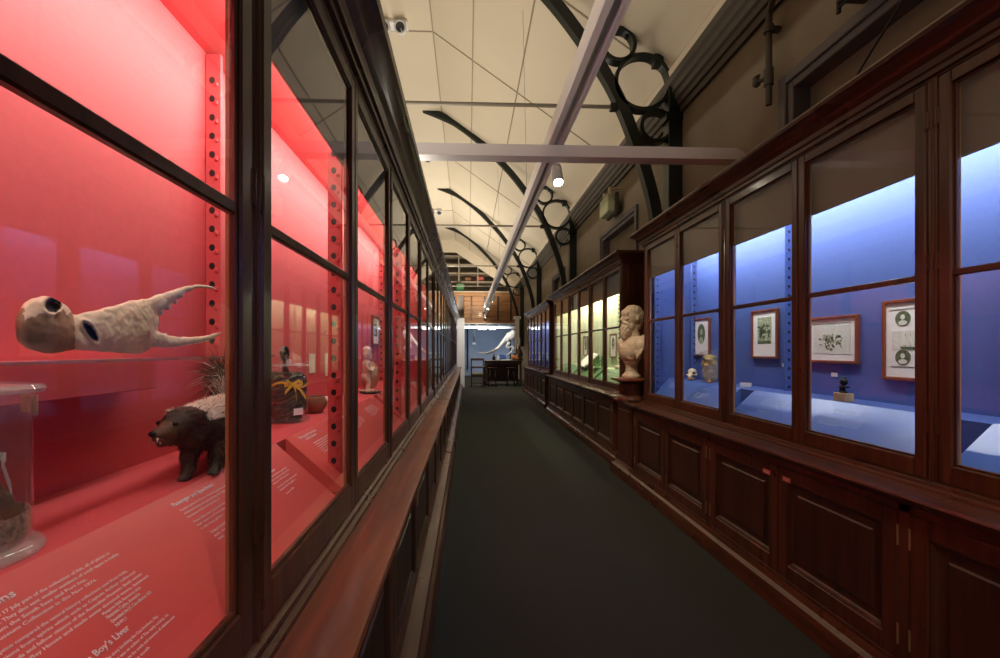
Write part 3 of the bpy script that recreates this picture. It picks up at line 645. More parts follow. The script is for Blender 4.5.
# ------------------------------------------------------------------ framed prints
def framed(Y0, Y1, z0, z1, Xw, s, kind, label, group='framed prints in the cases', fw=.017):
    """hangs on the plane x = Xw; s is the direction (in x) it faces"""
    t = thing('framed_print', label, 'framed print', (Xw, (Y0 + Y1) / 2, z0), 0, group)
    x0, x1 = Xw + s * .001, Xw + s * .022
    q = MB()
    q.box(x0, x1, Y0, Y0 + fw, z0, z1, .003); q.box(x0, x1, Y1 - fw, Y1, z0, z1, .003)
    q.box(x0, x1, Y0 + fw, Y1 - fw, z0, z0 + fw, .003); q.box(x0, x1, Y0 + fw, Y1 - fw, z1 - fw, z1, .003)
    obj('frame_moulding', q, 'frame', t)
    xm = Xw + s * .012
    obj('mat_board', MB().box(x0, xm, Y0 + fw, Y1 - fw, z0 + fw, z1 - fw), 'paper', t)
    W, H = Y1 - Y0, z1 - z0; cy = (Y0 + Y1) / 2; czz = (z0 + z1) / 2
    xa, xb = xm, xm + s * .0015
    def oval(q, y, z, ry, rz, n=28):
        q.rings([[(xa, y + math.cos(2 * PI * k / n) * ry, z + math.sin(2 * PI * k / n) * rz) for k in range(n)], [(xb, y + math.cos(2 * PI * k / n) * ry, z + math.sin(2 * PI * k / n) * rz) for k in range(n)]])
    q = MB()
    rr = random.Random(hash(label) % 1000 if False else len(label))
    if kind == 'oval':
        oval(q, cy, czz + .03, W * .22, H * .26); q.mi = 1; xb = xm + s * .0025
        oval(q, cy - .005, czz + .045, W * .07, H * .08); oval(q, cy, czz - .03, W * .12, H * .09)
        q.mi = 2; oval(q, cy, czz - .135, W * .2, .004)
        obj('print', q, ['ink', 'print', 'print_pale'], t)
    elif kind == 'view':
        q.box(xa, xb, cy - W * .26, cy + W * .26, czz - H * .20, czz + H * .34); q.mi = 1; xb = xm + s * .0025
        for k in range(16): oval(q, cy + rr.uniform(-.21, .21) * W, czz + rr.uniform(-.15, .18) * H, W * rr.uniform(.02, .07), H * rr.uniform(.02, .06))
        q.box(xa, xb, cy - W * .24, cy + W * .24, czz - H * .19, czz - H * .13)
        obj('print', q, ['print', 'ink'], t)
    elif kind == 'plants':
        q.box(xa, xb, cy - W * .36, cy + W * .36, czz - H * .30, czz + H * .30); xb = xm + s * .0025; q.mi = 1
        for k in range(70):
            a = rr.uniform(0, 2 * PI); r_ = rr.random() ** .6
            q.mi = 1 if k % 3 == 0 else 2; oval(q, cy + math.cos(a) * r_ * W * .24, czz - .01 + math.sin(a) * r_ * H * .17, W * rr.uniform(.008, .028), H * rr.uniform(.01, .035), 12)
        q.mi = 1; q.box(xa, xb, cy - W * .37, cy + W * .37, czz + H * .345, czz + H * .355)
        obj('print', q, ['print_pale', 'ink', 'print'], t)
    elif kind == 'ovals':
        q.mi = 0; q.box(xa, xb, cy - W * .34, cy + W * .34, czz - H * .12, czz + H * .11)
        q.mi = 1
        for dy in (-.16, .16):
            for dz in (.26, -.215): oval(q, cy + dy * W, czz + dz * H, W * .125, H * .095)
        xb = xm + s * .0025
        q.mi = 2
        for dy in (-.16, .16):
            for dz in (.26, -.215): oval(q, cy + dy * W, czz + (dz + .02) * H, W * .035, H * .032); oval(q, cy + dy * W, czz + (dz - .05) * H, W * .07, H * .03)
        q.mi = 1
        q.box(xa, xb, cy - W * .38, cy + W * .38, czz + H * .375, czz + H * .38)
        q.prism([(cy - .04, czz - .045), (cy + .05, czz - .045), (cy + .06, czz - .032), (cy - .05, czz - .034)], 'x', xa, xb)
        for dy in (-.02, .01, .035): q.box(xa, xb, cy + dy - .0006, cy + dy + .0006, czz - .035, czz + .03); q.mi = 0; q.prism([(cy + dy, czz + .022), (cy + dy + .010, czz - .025), (cy + dy - .008, czz - .025)], 'x', xa, xb + s * .0003); q.mi = 1
        q.box(xa, xb, cy - W * .36, cy + W * .36, czz - H * .33, czz - H * .325)
        obj('print', q, ['print_pale', 'ink', 'print_pale'], t)
    return t
BX = 1.625 + .435
framed(3.655, 3.93, 1.195, 1.53, BX, -1, 'oval', 'framed print of a dark oval behind the yellow specimen jar')
framed(2.835, 3.105, 1.19, 1.53, BX, -1, 'view', 'upright framed green print on blue wall with wide white mat')
framed(2.235, 2.585, 1.175, 1.44, BX, -1, 'plants', 'landscape framed print of a leafy cluster on blue wall')
framed(1.805, 2.10, 1.105, 1.49, BX, -1, 'ovals', 'framed sheet of oval portraits around a ship on blue wall')
framed(6.22, 6.50, 1.14, 1.49, 1.70 + .435, -1, 'oval', 'framed print hanging on the green lined wall', group='framed prints in the cases')
framed(3.74, 4.02, 1.29, 1.55, -.82, 1, 'view', 'framed print on red wall behind the pale carved figure')

# ------------------------------------------------------------------ organic helpers
def vnoise(me, scale, amp):
    for v in me.vertices:
        v.co += v.normal * (noise.noise(v.co * scale) * amp)
def paint(me, fn):
    for p in me.polygons: p.material_index = fn(p.center, p.normal)

# big claw on the acrylic shelf -------------------------------------------------
CX = -.62
def cp(px, py):                        # point on the claw's own mid plane
    d = F * -CX / (VPX - px); return Vector((CX, d + .02, (PY - py) * d / F)), d / F
def loft(secs, tw):
    rr = []
    for px, py, hh in secs:
        p, k = cp(px, py); h = hh * k; vd = Vector((p.x, p.y, 0)).normalized()
        rr.append([(p.x + vd.x * math.cos(2 * PI * i / 20) * h * tw, p.y + vd.y * math.cos(2 * PI * i / 20) * h * tw, CAMZ + p.z + math.sin(2 * PI * i / 20) * h) for i in range(20)])
    return rr
q = MB()
q.rings(loft([(17, 327, 2), (19, 327, 13), (25, 325, 21), (33, 324, 26), (45, 324.5, 29), (56, 325.5, 28), (66, 328, 24), (74, 331, 19), (82, 335, 12), (88, 337, 4)], .62))
q.rings(loft([(72, 328, 9), (80, 330, 17), (95, 331, 20.5), (110, 330, 23), (130, 327.5, 26.5), (143, 326.5, 28), (152, 324.5, 24.5), (157, 323, 16), (160, 321, 4)], .42))
q.rings(loft([(70, 335, 12), (80, 339, 12), (90, 343, 8), (98, 347, 4), (103, 350, 1)], .9))
for secs in ([(146, 309, 8), (156, 305, 10), (164, 302, 9), (171, 298.5, 7.5), (179, 294, 5.5), (188, 289.5, 3.6), (197, 286.8, 2.6), (206, 286.6, 2.4), (214, 288, 2.0), (219, 290.5, 1.2), (221, 292.5, .6)],
             [(144, 336, 10), (154, 338, 9.5), (164, 341, 7.5), (178, 342, 5.5), (192, 341, 4.2), (206, 339, 3.4), (216, 335.5, 2.5), (224, 331.5, 1.2), (227, 330, .6)]):
    q.rings(loft(secs, .75))
for (px, py, r_) in ((161, 312, 4), (168, 307, 3.4), (176, 301.5, 2.8), (183, 296, 2.2), (158, 333, 3), (166, 335.5, 2.6), (174, 337.5, 2.2), (184, 337.6, 1.6)):
    p, k = cp(px, py); q.ball((p.x, p.y, CAMZ + p.z), (r_ * k * .8, r_ * k, r_ * k))
me = remesh(q, .0026, 3, 'claw_body')
def proj(c_):
    d = c_.x * math.sin(TH) + c_.y * math.cos(TH); return PX + F * (c_.x * math.cos(TH) - c_.y * math.sin(TH)) / d, PY - F * (c_.z - CAMZ) / d
def jointr(px, py):                     # slanting hollow between wrist and palm
    a = .95; u_, v_ = px - 91, py - 332; return math.hypot((u_ * math.cos(a) + v_ * math.sin(a)) / 12.5, (-u_ * math.sin(a) + v_ * math.cos(a)) / 4.2)
for v in me.vertices:
    px, py = proj(v.co); vd = Vector((v.co.x, v.co.y, 0)).normalized()
    if v.normal.dot(vd) < .15:
        r_ = math.hypot((px - 53) / 1.1, py - 305) / 8.0
        if r_ < 1: v.co += vd * .026 * min(1, (1 - r_) * 3.5)
        elif r_ < 1.45: v.co -= vd * .005 * math.exp(-((r_ - 1.15) / .16) ** 2)
        r_ = jointr(px, py)
        if r_ < 1: v.co += vd * .02 * min(1, (1 - r_) * 3)
        elif r_ < 1.5: v.co -= vd * .004 * math.exp(-((r_ - 1.2) / .2) ** 2)
vnoise(me, 45, .0016); vnoise(me, 130, .0010)
me.update()
def cpaint(c_, n):
    px, py = proj(c_)
    if n.dot(Vector((c_.x, c_.y, 0)).normalized()) < .6:
        if math.hypot((px - 53) / 1.1, py - 305) / 8.0 < .92 or jointr(px, py) < .85: return 2
    w_ = noise.noise(c_ * 30) * 5 + noise.noise(c_ * 110) * 5
    if px < 74 + w_ * .3 and py > 317 + w_ * 1.3 - (px - 20) * .06: return 1
    if px < 22 + w_: return 1
    return 0
mats(me, 'bone', 'bone_dark', 'black'); paint(me, cpaint)
me.transform(Matrix.Translation((-CX, -.85, -1.26)))
t = obj('claw_specimen', me, None, loc=(CX, .85, 1.26))
setp(t, 'big bone coloured claw shaped specimen with two curved pincers on clear shelf', 'specimen')
q = MB().box(-.81, -.50, -.05, 1.155, 1.2325, 1.238, .001)
t = thing('clear_shelf', 'clear acrylic shelf under the big claw shaped specimen', 'shelf', (-.65, .55, 1.229))
obj('shelf_sheet', q, 'acrylic', t)
o = obj('shelf_edge', MB().box(-.4998, -.498, -.05, 1.155, 1.2330, 1.2375), 'edge_glass', t); o['label'] = 'front edge strip with milky painted glow'
obj('shelf_rail', MB().box(-.819, -.735, -.1, 1.07, 1.160, 1.232, .002), 'red', t)

# striped mammal ----------------------------------------------------------------
DZ = .965
q = MB()
def chain(pts, n=10):
    P = crom([p[:3] for p in pts], 4); rd = []
    rs = [p[3] for p in pts]
    for i in range(len(P)):
        f = i / 4; a = int(min(f, len(rs) - 1)); b_ = min(a + 1, len(rs) - 1); rd.append(rs[a] + (rs[b_] - rs[a]) * (f - a))
    return P, rd
def crom3(pts, n=4):
    P = [Vector(p) for p in pts]; out = []
    for i in range(len(P) - 1):
        p0, p1, p2, p3 = P[max(i - 1, 0)], P[i], P[i + 1], P[min(i + 2, len(P) - 1)]
        for k in range(n):
            t_ = k / n; out.append(.5 * ((2 * p1) + (-p0 + p2) * t_ + (2 * p0 - 5 * p1 + 4 * p2 - p3) * t_ * t_ + (-p0 + 3 * p1 - 3 * p2 + p3) * t_ ** 3))
    out.append(P[-1]); return out
def limb(q, pts, n=12):
    q.tube(crom3([p[:3] for p in pts]), chain(pts)[1], n); q.ball(pts[0][:3], pts[0][3] * .98); q.ball(pts[-1][:3], pts[-1][3] * .98); return q
limb(q, [(-.652, 1.01, DZ + .105, .040), (-.642, 1.05, DZ + .108, .056), (-.628, 1.12, DZ + .108, .062), (-.615, 1.22, DZ + .105, .062), (-.61, 1.31, DZ + .10, .060), (-.615, 1.36, DZ + .09, .045)])
limb(q, [(-.650, 1.03, DZ + .122, .046), (-.668, .992, DZ + .124, .040), (-.680, .973, DZ + .120, .032), (-.692, .955, DZ + .115, .020), (-.702, .942, DZ + .113, .0125)])
limb(q, [(-.684, .968, DZ + .100, .018), (-.697, .950, DZ + .093, .0095)])
for (fx, fy) in ((-.655, .985), (-.603, 1.015)):
    limb(q, [(fx + (.008 if fx < -.63 else -.008), fy + .055, DZ + .09, .032), (fx, fy + .03, DZ + .055, .020), (fx, fy + .018, DZ + .025, .0135), (fx - .002, fy + .006, DZ + .010, .013), (fx - .004, fy - .008, DZ + .008, .010)])
    for k in (-1, 0, 1): q.tube([(fx - .004 + k * .008, fy - .010, DZ + .008), (fx - .006 + k * .010, fy - .026, DZ + .003)], [.005, .0012], 6)
for (fx, fy) in ((-.655, 1.31), (-.565, 1.30)):
    limb(q, [(fx, fy + .03, DZ + .09, .042), (fx, fy + .015, DZ + .055, .030), (fx, fy + .03, DZ + .028, .018), (fx, fy + .01, DZ + .011, .015), (fx, fy - .012, DZ + .009, .012)])
for sx in (-1, 1):                     # small round ears
    q.ball((-.660 + sx * .033, 1.0 - sx * .022, DZ + .146), (.013, .010, .013))
limb(q, [(-.600, 1.36, DZ + .11, .024), (-.60, 1.385, DZ + .16, .020), (-.615, 1.38, DZ + .20, .022), (-.635, 1.34, DZ + .225, .014)])
me = remesh(q, .0042, 4, 'mammal_body'); me.update()
def mcol(c_, n):
    if c_.y < .99 and (c_ - Vector((-.699, .945, DZ + .112))).length < .034 + .006 * noise.noise(c_ * 60): return 2
    if c_.y < 1.0: return 0
    if 1.0 < c_.y < 1.38 and c_.z < DZ + .2:
        wv = .06 * noise.noise(c_ * 25)
        return 1 if c_.y > 1.004 and c_.y < 1.09 and n.z > .08 + wv and c_.z > DZ + .13 else 1 if c_.y > 1.022 and n.z > .36 + wv + max(0, c_.y - 1.1) * .9 + max(0, 1.06 - c_.y) * 4 else 0
    return 0
mats(me, 'fur_dark', 'fur_white', 'fur_tan'); paint(me, mcol)
OW = Vector((-.62, 1.15, DZ))
# coat of fine hairs
fb = bmesh.new(); rr = random.Random(3)
me.calc_loop_triangles(); tris = [(t_.vertices[:], t_.area, t_.polygon_index) for t_ in me.loop_triangles]
cum = []; sacc = 0
for t_ in tris: sacc += t_[1]; cum.append(sacc)
import bisect
def blade(p, d, L, wd, droop, mi):
    side = d.cross(Vector((rr.uniform(-1, 1), rr.uniform(-1, 1), rr.uniform(-1, 1)))).normalized() * wd
    m_ = p + d * L * .5; e = p + d * L + Vector((0, 0, -droop))
    v = [fb.verts.new(x) for x in (p - side, p + side, m_ + side * .8, m_ - side * .8, e)]
    f1 = fb.faces.new((v[0], v[1], v[2], v[3])); f2 = fb.faces.new((v[3], v[2], v[4])); f1.material_index = f2.material_index = mi
for i in range(15000):
    k = bisect.bisect(cum, rr.random() * sacc); k = min(k, len(tris) - 1)
    a, b_, c_ = [me.vertices[j].co for j in tris[k][0]]
    u, v_ = rr.random(), rr.random()
    if u + v_ > 1: u, v_ = 1 - u, 1 - v_
    p = a + (b_ - a) * u + (c_ - a) * v_; n = me.polygons[tris[k][2]].normal; mi = me.polygons[tris[k][2]].material_index
    if p.z < DZ + .02 and rr.random() < .8: continue
    flow = Vector((.05, 1, -.35)) if p.z > DZ + .06 or p.y > 1.06 else Vector((0, .25, -1))
    flow = (flow - n * flow.dot(n))
    d = (flow.normalized() if flow.length > .05 else Vector((0, 1, 0))) + n * rr.uniform(.25, .6) + Vector((rr.uniform(-.25, .25), rr.uniform(-.25, .25), rr.uniform(-.25, .25)))
    L = .019 if p.y > 1.02 else .011 if p.y > .965 else .005
    tail = p.z > DZ + .15 and p.y > 1.3
    if tail: L = .085; d = n + Vector((-.15, -.6, .25)) + Vector((rr.uniform(-.5, .5), rr.uniform(-.5, .5), rr.uniform(-.5, .5)))
    if mi == 1 and rr.random() < .06: mi = 2
    if tail and rr.random() < .22: mi = 1 if rr.random() < .3 else 2
    elif mi == 0 and rr.random() < .10: mi = 2
    blade(p + n * -.001, d.normalized(), L * rr.uniform(.6, 1.3), .0009, .002 if not tail else .015, mi)
fm = bpy.data.meshes.new('fur'); fb.to_mesh(fm); fb.free()
for n in ('fur_dark', 'fur_white', 'fur_tan'): fm.materials.append(M[n])
me.transform(Matrix.Translation(-OW)); fm.transform(Matrix.Translation(-OW))
RM = Matrix.Translation((-.616, 1.055, DZ)) @ Matrix.Rotation(.36, 4, 'Z') @ Matrix.Diagonal((.95, .95, .97, 1)) @ Matrix.Translation((.63, -1.05, -DZ))
t = obj('mounted_mammal', me, None)
t.matrix_world = RM @ Matrix.Translation(OW)
setp(t, 'stuffed dark brown mammal with a cream stripe along its back', 'animal')
ROOT[t.name] = OW.copy()
obj('fur', fm, None, t)
def snap(p, off=0):
    v = min(me.vertices, key=lambda w_: (w_.co + OW - Vector(p)).length); return v.co + OW + v.normal * off
q = MB().ball(snap((-.709, .932, DZ + .116), -.002), (.0085, .0075, .0065)); obj('nose', q, 'black', t, True)
for (ex, ey) in ((-.668, .9455), (-.712, .972)):
    obj('eye', MB().ball(snap((ex, ey, DZ + .137), .0012), .0056, u=12, v=8), 'black', t, True)
q = MB().ball((-.699, .947, DZ + .1015), (.012, .013, .0065)); q.mi = 1
for sx in (-1, 1):
    a_, b_ = -.706 + sx * .0075, .938 - sx * .005
    q.tube([(a_, b_, DZ + .107), (a_, b_ - .001, DZ + .096)], [.0026, .0004], 6)
    q.tube([(a_ + .004, b_ + .005, DZ + .093), (a_ + .003, b_ + .004, DZ + .103)], [.0022, .0004], 6)
obj('mouth', q, ['pink', 'tooth'], t, True)

# jars --------------------------------------------------------------------------
def jar_glass(q, c, r, h, flange=0.0, lidr=None):
    f = flange
    prof = ([(.001, 0), (r + f, 0), (r + f, .008), (r + f * .7, .014), (r, .022)] if f else [(.001, 0), (r * .95, 0), (r, .01)]) + [(r, h - .03), (r * 1.0, h - .012), (r * 1.04, h - .008), (r * 1.04, h), (.001, h)]
    return q.lathe(prof, c, 32)
jx, jy, jr, jh = -.685, .615, .073, .225
t = thing('specimen_jar', 'tall clear glass jar with a folded white tag inside, nearest the camera', 'jar', (jx, jy, DZ))
obj('glass_body', jar_glass(MB(), (jx, jy, DZ + .0), jr, jh, .010), 'jar_glass', t, 'auto')
rm_ = obj('base_rim', MB().lathe([(jr - .004, .001), (jr + .012, .001), (jr + .0135, .006), (jr + .010, .012), (jr + .002, .017), (jr - .004, .017)], (jx, jy, DZ), 40), 'edge_glass', t, 'auto'); rm_['label'] = 'thick shiny glass foot'
obj('lid', MB().lathe([(.001, jh + .001), (jr + .012, jh + .001), (jr + .014, jh + .006), (jr + .010, jh + .012), (.02, jh + .018), (.001, jh + .018)], (jx, jy, DZ), 32), 'lid_glass', t, 'auto')
obj('seal', MB().lathe([(jr + .001, jh - .030), (jr + .0025, jh - .030), (jr + .0025, jh - .004), (jr + .001, jh - .004)], (jx, jy, DZ), 32), 'black', t) if False else None
sp = []
for a0 in (-.5, .1):
    pts = [(jx + math.cos(a) * (jr + .002), jy + math.sin(a) * (jr + .002)) for a in [a0 + .10 * k for k in range(5)]]
q = MB()
for k in range(8):
    a, a2 = .55 + k * .11, .55 + (k + 1) * .11; ro, ri = jr + .004, jr + .001
    q.rings([[(jx + math.cos(b_) * rad, jy + math.sin(b_) * rad, DZ + z) for rad, z in ((ri, jh - .034), (ro, jh - .034), (ro, jh - .006), (ri, jh - .006))] for b_ in (a, a2)])
    q.mi = 0
sl = obj('seal', q, 'yspec', t); sl['label'] = 'dark yellow wax seal under the lid'
g = MB()
limb(g, [(jx - .01, jy - .02, DZ + .03, .030), (jx, jy, DZ + .075, .034), (jx + .01, jy + .015, DZ + .12, .022), (jx + .005, jy + .02, DZ + .145, .012)])
limb(g, [(jx + .01, jy + .02, DZ + .10, .016), (jx + .03, jy + .035, DZ + .06, .011), (jx + .035, jy + .04, DZ + .028, .008)])
me = remesh(g, .003, 3, 'specimen'); vnoise(me, 60, .003); mats(me, 'spec'); me.transform(Matrix.Translation(-Vector((jx, jy, DZ)))); obj('specimen', me, None, t)
q = MB()
pl = [(jx + math.cos(a) * (jr - .004), jy + math.sin(a) * (jr - .004)) for a in [(-.2 + .16 * k) for k in range(14)]]
for (xa, ya), (xb, yb) in zip(pl, pl[1:]):
    q.rings([[(xa, ya, DZ + .026), (xa * .995 + jx * .005, ya * .995 + jy * .005, DZ + .026), (xa * .995 + jx * .005, ya * .995 + jy * .005, DZ + .058), (xa, ya, DZ + .058)],
             [(xb, yb, DZ + .026), (xb * .995 + jx * .005, yb * .995 + jy * .005, DZ + .026), (xb * .995 + jx * .005, yb * .995 + jy * .005, DZ + .058), (xb, yb, DZ + .058)]])
tg = obj('paper_band', q, 'band', t); tg['label'] = 'written paper band inside the jar'
q = MB().xform(Matrix.Identity(4))
rb = [(jx - .03, jy + .0, DZ + .138), (jx + .0, jy + .025, DZ + .137), (jx + .012, jy + .05, DZ + .130), (jx + .022, jy + .035, DZ + .125), (jx + .028, jy + .040, DZ + .09), (jx + .030, jy + .045, DZ + .04)]
q.rings([[(x, y, z + .006), (x + .001, y + .0006, z + .006), (x + .001, y + .0006, z - .006), (x, y, z - .006)] for x, y, z in rb])
obj('tag', q, 'paper', t)

jx, jy, jr, jh = -.715, 1.785, .070, .222
t = thing('specimen_jar', 'glass jar packed with dark snakes and tied with yellow ribbon', 'jar', (jx, jy, DZ))
obj('glass_body', jar_glass(MB(), (jx, jy, DZ), jr, jh, .008), 'jar_glass', t, 'auto')
obj('lid', MB().lathe([(.001, jh + .001), (jr + .003, jh + .001), (jr + .003, jh + .008), (.012, jh + .012), (.010, jh + .026), (.001, jh + .027)], (jx, jy, DZ), 28), 'lid_glass', t, 'auto')
q = MB()
for k in range(22):
    ph = R.uniform(0, 6.28); pts = []; tilt = R.uniform(.2, 1.0)
    r_ = jr - .010 - R.uniform(0, .012); z0 = DZ + .026 + (k % 11) * .0145
    for i in range(16):
        a = ph + i * .27; pts.append((jx + math.cos(a) * r_, jy + math.sin(a) * r_, min(DZ + .185, max(DZ + .018, z0 + .030 * tilt * math.sin(i * .42 + ph)))))
    q.mi = 1 if k % 4 == 0 else 0
    q.tube(pts, .0065 + .003 * R.random(), 7)
q.mi = 0; q.cyl((jx, jy, DZ + .012), jr - .020, .165, 'z', 20)
obj('snake', q, ['snake', 'snake2'], t, True)['label'] = 'coiled dark snakes filling the jar'
q = MB(); ro = jr + .0015
def ribbon(pts, w_):
    q.rings([[(x, y, z + w_), (x + .0012, y - .001, z + w_), (x + .0012, y - .001, z - w_), (x, y, z - w_)] for x, y, z in pts])
ribbon([(jx + math.cos(a) * ro, jy + math.sin(a) * ro, DZ + .150 + .01 * math.sin(3 * a)) for a in [(-2.2 + .15 * i) for i in range(24)]], .004)
kx, ky, kz = jx + math.cos(-1.0) * (ro + .002), jy + math.sin(-1.0) * (ro + .002), DZ + .152
tx, ty = -math.sin(-1.0), math.cos(-1.0)
for (a_, b_) in ((.045, -.055), (.012, -.062), (-.03, -.03)):
    ribbon([(kx, ky, kz), (kx + tx * a_ * .5 + .008, ky + ty * a_ * .5 - .010, kz + b_ * .35), (kx + tx * a_ + .006, ky + ty * a_ - .010, kz + b_)], .0065)
ribbon([(kx, ky, kz), (kx + tx * .02 + .006, ky + ty * .02 - .01, kz + .014), (kx + tx * .034 + .006, ky + ty * .034 - .01, kz + .004), (kx + tx * .016 + .004, ky + ty * .016 - .008, kz - .006), (kx, ky, kz)], .006)
ribbon([(kx, ky, kz), (kx - tx * .02 + .006, ky - ty * .02 - .01, kz + .012), (kx - tx * .032 + .006, ky - ty * .032 - .01, kz - .002), (kx, ky, kz)], .006)
obj('ribbon', q, 'yellow', t)
q = MB()
pl = [(jx + math.cos(a) * (jr + .0012), jy + math.sin(a) * (jr + .0012)) for a in [(-.95 + .09 * k) for k in range(7)]]
q.rings([[(x, y, DZ + .032), (x + .001, y, DZ + .032), (x + .001, y, DZ + .058), (x, y, DZ + .058)] for x, y in pl])
obj('tag', q, 'paper', t)['label'] = 'small blank white label on the jar'
q = MB().tube([(-.75 + .0, 1.83 + math.cos(a) * .026, 1.235 + math.sin(a) * .026) for a in [2 * PI * k / 18 for k in range(18)]], .008, 8, loop=True)
q.tube([(-.75, 1.83, 1.209), (-.75, 1.83, 1.18), (-.748, 1.835, 1.16)], [.008, .010, .016], 8).ball((-.745, 1.80, 1.24), (.012, .016, .012))
q.box(-.80, -.70, 1.78, 1.88, 1.150, 1.158, .001).box(-.819, -.80, 1.78, 1.88, 1.13, 1.16, .001)
setp(obj('ring_handled_tool', q, 'iron', smooth='auto'), 'small dark ring shaped object mounted above the snake jar', 'object')
bx, by = -.70, 2.03
prof = [(.02, 0), (.035, .004), (.052, .025), (.056, .045), (.050, .068), (.046, .075), (.044, .075), (.047, .066), (.052, .045), (.048, .026), (.02, .01)]
setp(obj('clay_bowl', MB().lathe(prof, (0, 0, 0), 28).xform(Matrix.Identity(4)), 'clay', smooth=True, loc=(bx, by, DZ)), 'round brown clay bowl right of the snake jar', 'bowl')
q = MB(); limb(q, [(-.02, -.02, .018, .016), (0, .0, .03, .026), (.015, .02, .028, .020), (.02, .035, .012, .01)])
me = remesh(q, .003, 2, 'shell'); vnoise(me, 40, .006); mats(me, 'cream'); setp(obj('shell', me, None, loc=(-.71, 2.20, DZ + .004)), 'pale lumpy shell beside the brown clay bowl', 'shell')

# pale carved figure and neighbours ---------------------------------------------
def figure(h):
    q = MB()
    q.ball((0, 0, h * .82), (h * .105, h * .10, h * .125)); q.ball((0, 0, h * .93), (h * .10, h * .10, h * .07))
    q.ball((.0, -h * .10, h * .80), (h * .03, h * .03, h * .03)); q.ball((0, -h * .085, h * .74), (h * .05, h * .03, h * .03))
    limb(q, [(0, .0, h * .70, h * .05), (0, .01 * h, h * .60, h * .10), (0, 0, h * .42, h * .10), (0, .02 * h, h * .33, h * .115)])
    for s_ in (-1, 1):
        limb(q, [(s_ * h * .11, 0, h * .63, h * .045), (s_ * h * .16, -.0, h * .52, h * .038), (s_ * h * .11, -h * .10, h * .46, h * .032), (s_ * h * .03, -h * .14, h * .52, h * .028)])
        limb(q, [(s_ * h * .06, .02 * h, h * .32, h * .075), (s_ * h * .07, -.04 * h, h * .18, h * .055), (s_ * h * .07, 0, h * .06, h * .045), (s_ * h * .07, -h * .05, h * .03, h * .035)])
    q.cyl((0, 0, 0), h * .17, h * .03, 'z', 20)
    return q
me = remesh(figure(.31), .0045, 3, 'figure'); vnoise(me, 30, .003); mats(me, 'carving')
setp(obj('carved_figure', me, None, loc=(-.70, 3.08, DZ + .001), rot=(0, 0, PI / 2 + .25)), 'pale carved standing figure with folded arms on red shelf', 'figurine')
me = remesh(figure(.22), .005, 3, 'figure'); mats(me, 'clay')
setp(obj('carved_figure', me, None, loc=(-.74, 4.35, DZ + .001), rot=(0, 0, .3)), 'brown carved figure farther along the red lined case', 'figurine')
prof = [(.03, 0), (.05, .02), (.065, .08), (.055, .15), (.03, .19), (.022, .21), (.03, .22), (.001, .22)]
setp(obj('gourd_vessel', MB().lathe([(.001, 0)] + prof, (0, 0, 0), 24), 'tan', smooth=True, loc=(-.735, 3.33, DZ)), 'tall tan gourd shaped vessel behind the pale carved figure', 'vessel')
t = thing('specimen_tray', 'shallow dark dish of small shells in front of the pale carved figure', 'dish', (-.64, 2.92, DZ))
obj('dish', MB().lathe([(.001, 0), (.06, .0), (.075, .012), (.072, .013), (.057, .004), (.001, .004)], (-.64, 2.92, DZ), 28), 'iron', t, True)
q = MB()
for k in range(9): q.ball((-.64 + R.uniform(-.04, .04), 2.92 + R.uniform(-.04, .04), DZ + .013), (.010, .014, .008), Matrix.Rotation(R.uniform(0, 3), 3, 'Z'), 10, 6)
setp(obj('shell_pieces', q, 'tan', t, True), kind='stuff')
for (y, z, w_, h_, lab) in ((2.55, 1.10, .10, .13, 'small pale card on red wall behind the bowl'), (2.30, 1.13, .08, .10, 'small pale card on red wall above the shell')):
    t = obj('wall_card', MB().box(-.819, -.815, y, y + w_, z, z + h_), 'cream'); setp(t, lab, 'card')

# right case contents -------------------------------------------------------------
DZ2 = .99
jx, jy, jr, jh = 1.965, 3.50, .066, .245
t = thing('specimen_jar', 'clear jar of yellow and grey tissue in the blue lined case', 'jar', (jx, jy, DZ2))
obj('glass_body', jar_glass(MB(), (jx, jy, DZ2), jr, jh, .003), 'jar_glass', t, 'auto')
obj('lid', MB().lathe([(.001, jh + .001), (jr + .003, jh + .001), (jr + .003, jh + .010), (.001, jh + .012)], (jx, jy, DZ2), 28), 'jar_glass', t, 'auto')
q = MB()
limb(q, [(jx, jy, DZ2 + .05, .054), (jx + .002, jy + .004, DZ2 + .10, .057), (jx, jy, DZ2 + .15, .052)])
q.ball((jx - .004, jy + .006, DZ2 + .198), (.053, .053, .022)); q.ball((jx - .03, jy + .02, DZ2 + .15), (.030, .026, .04)); q.ball((jx - .022, jy - .02, DZ2 + .18), (.036, .036, .022)); q.ball((jx - .045, jy - .015, DZ2 + .135), (.012, .02, .02))
me = remesh(q, .0035, 3, 'specimen'); vnoise(me, 35, .006); me.update(); mats(me, 'yspec', 'gspec'); paint(me, lambda c_, n: 0 if c_.z > DZ2 + .120 + .05 * noise.noise(c_ * 20) else 1)
me.transform(Matrix.Translation(-Vector((jx, jy, DZ2)))); obj('specimen', me, None, t)
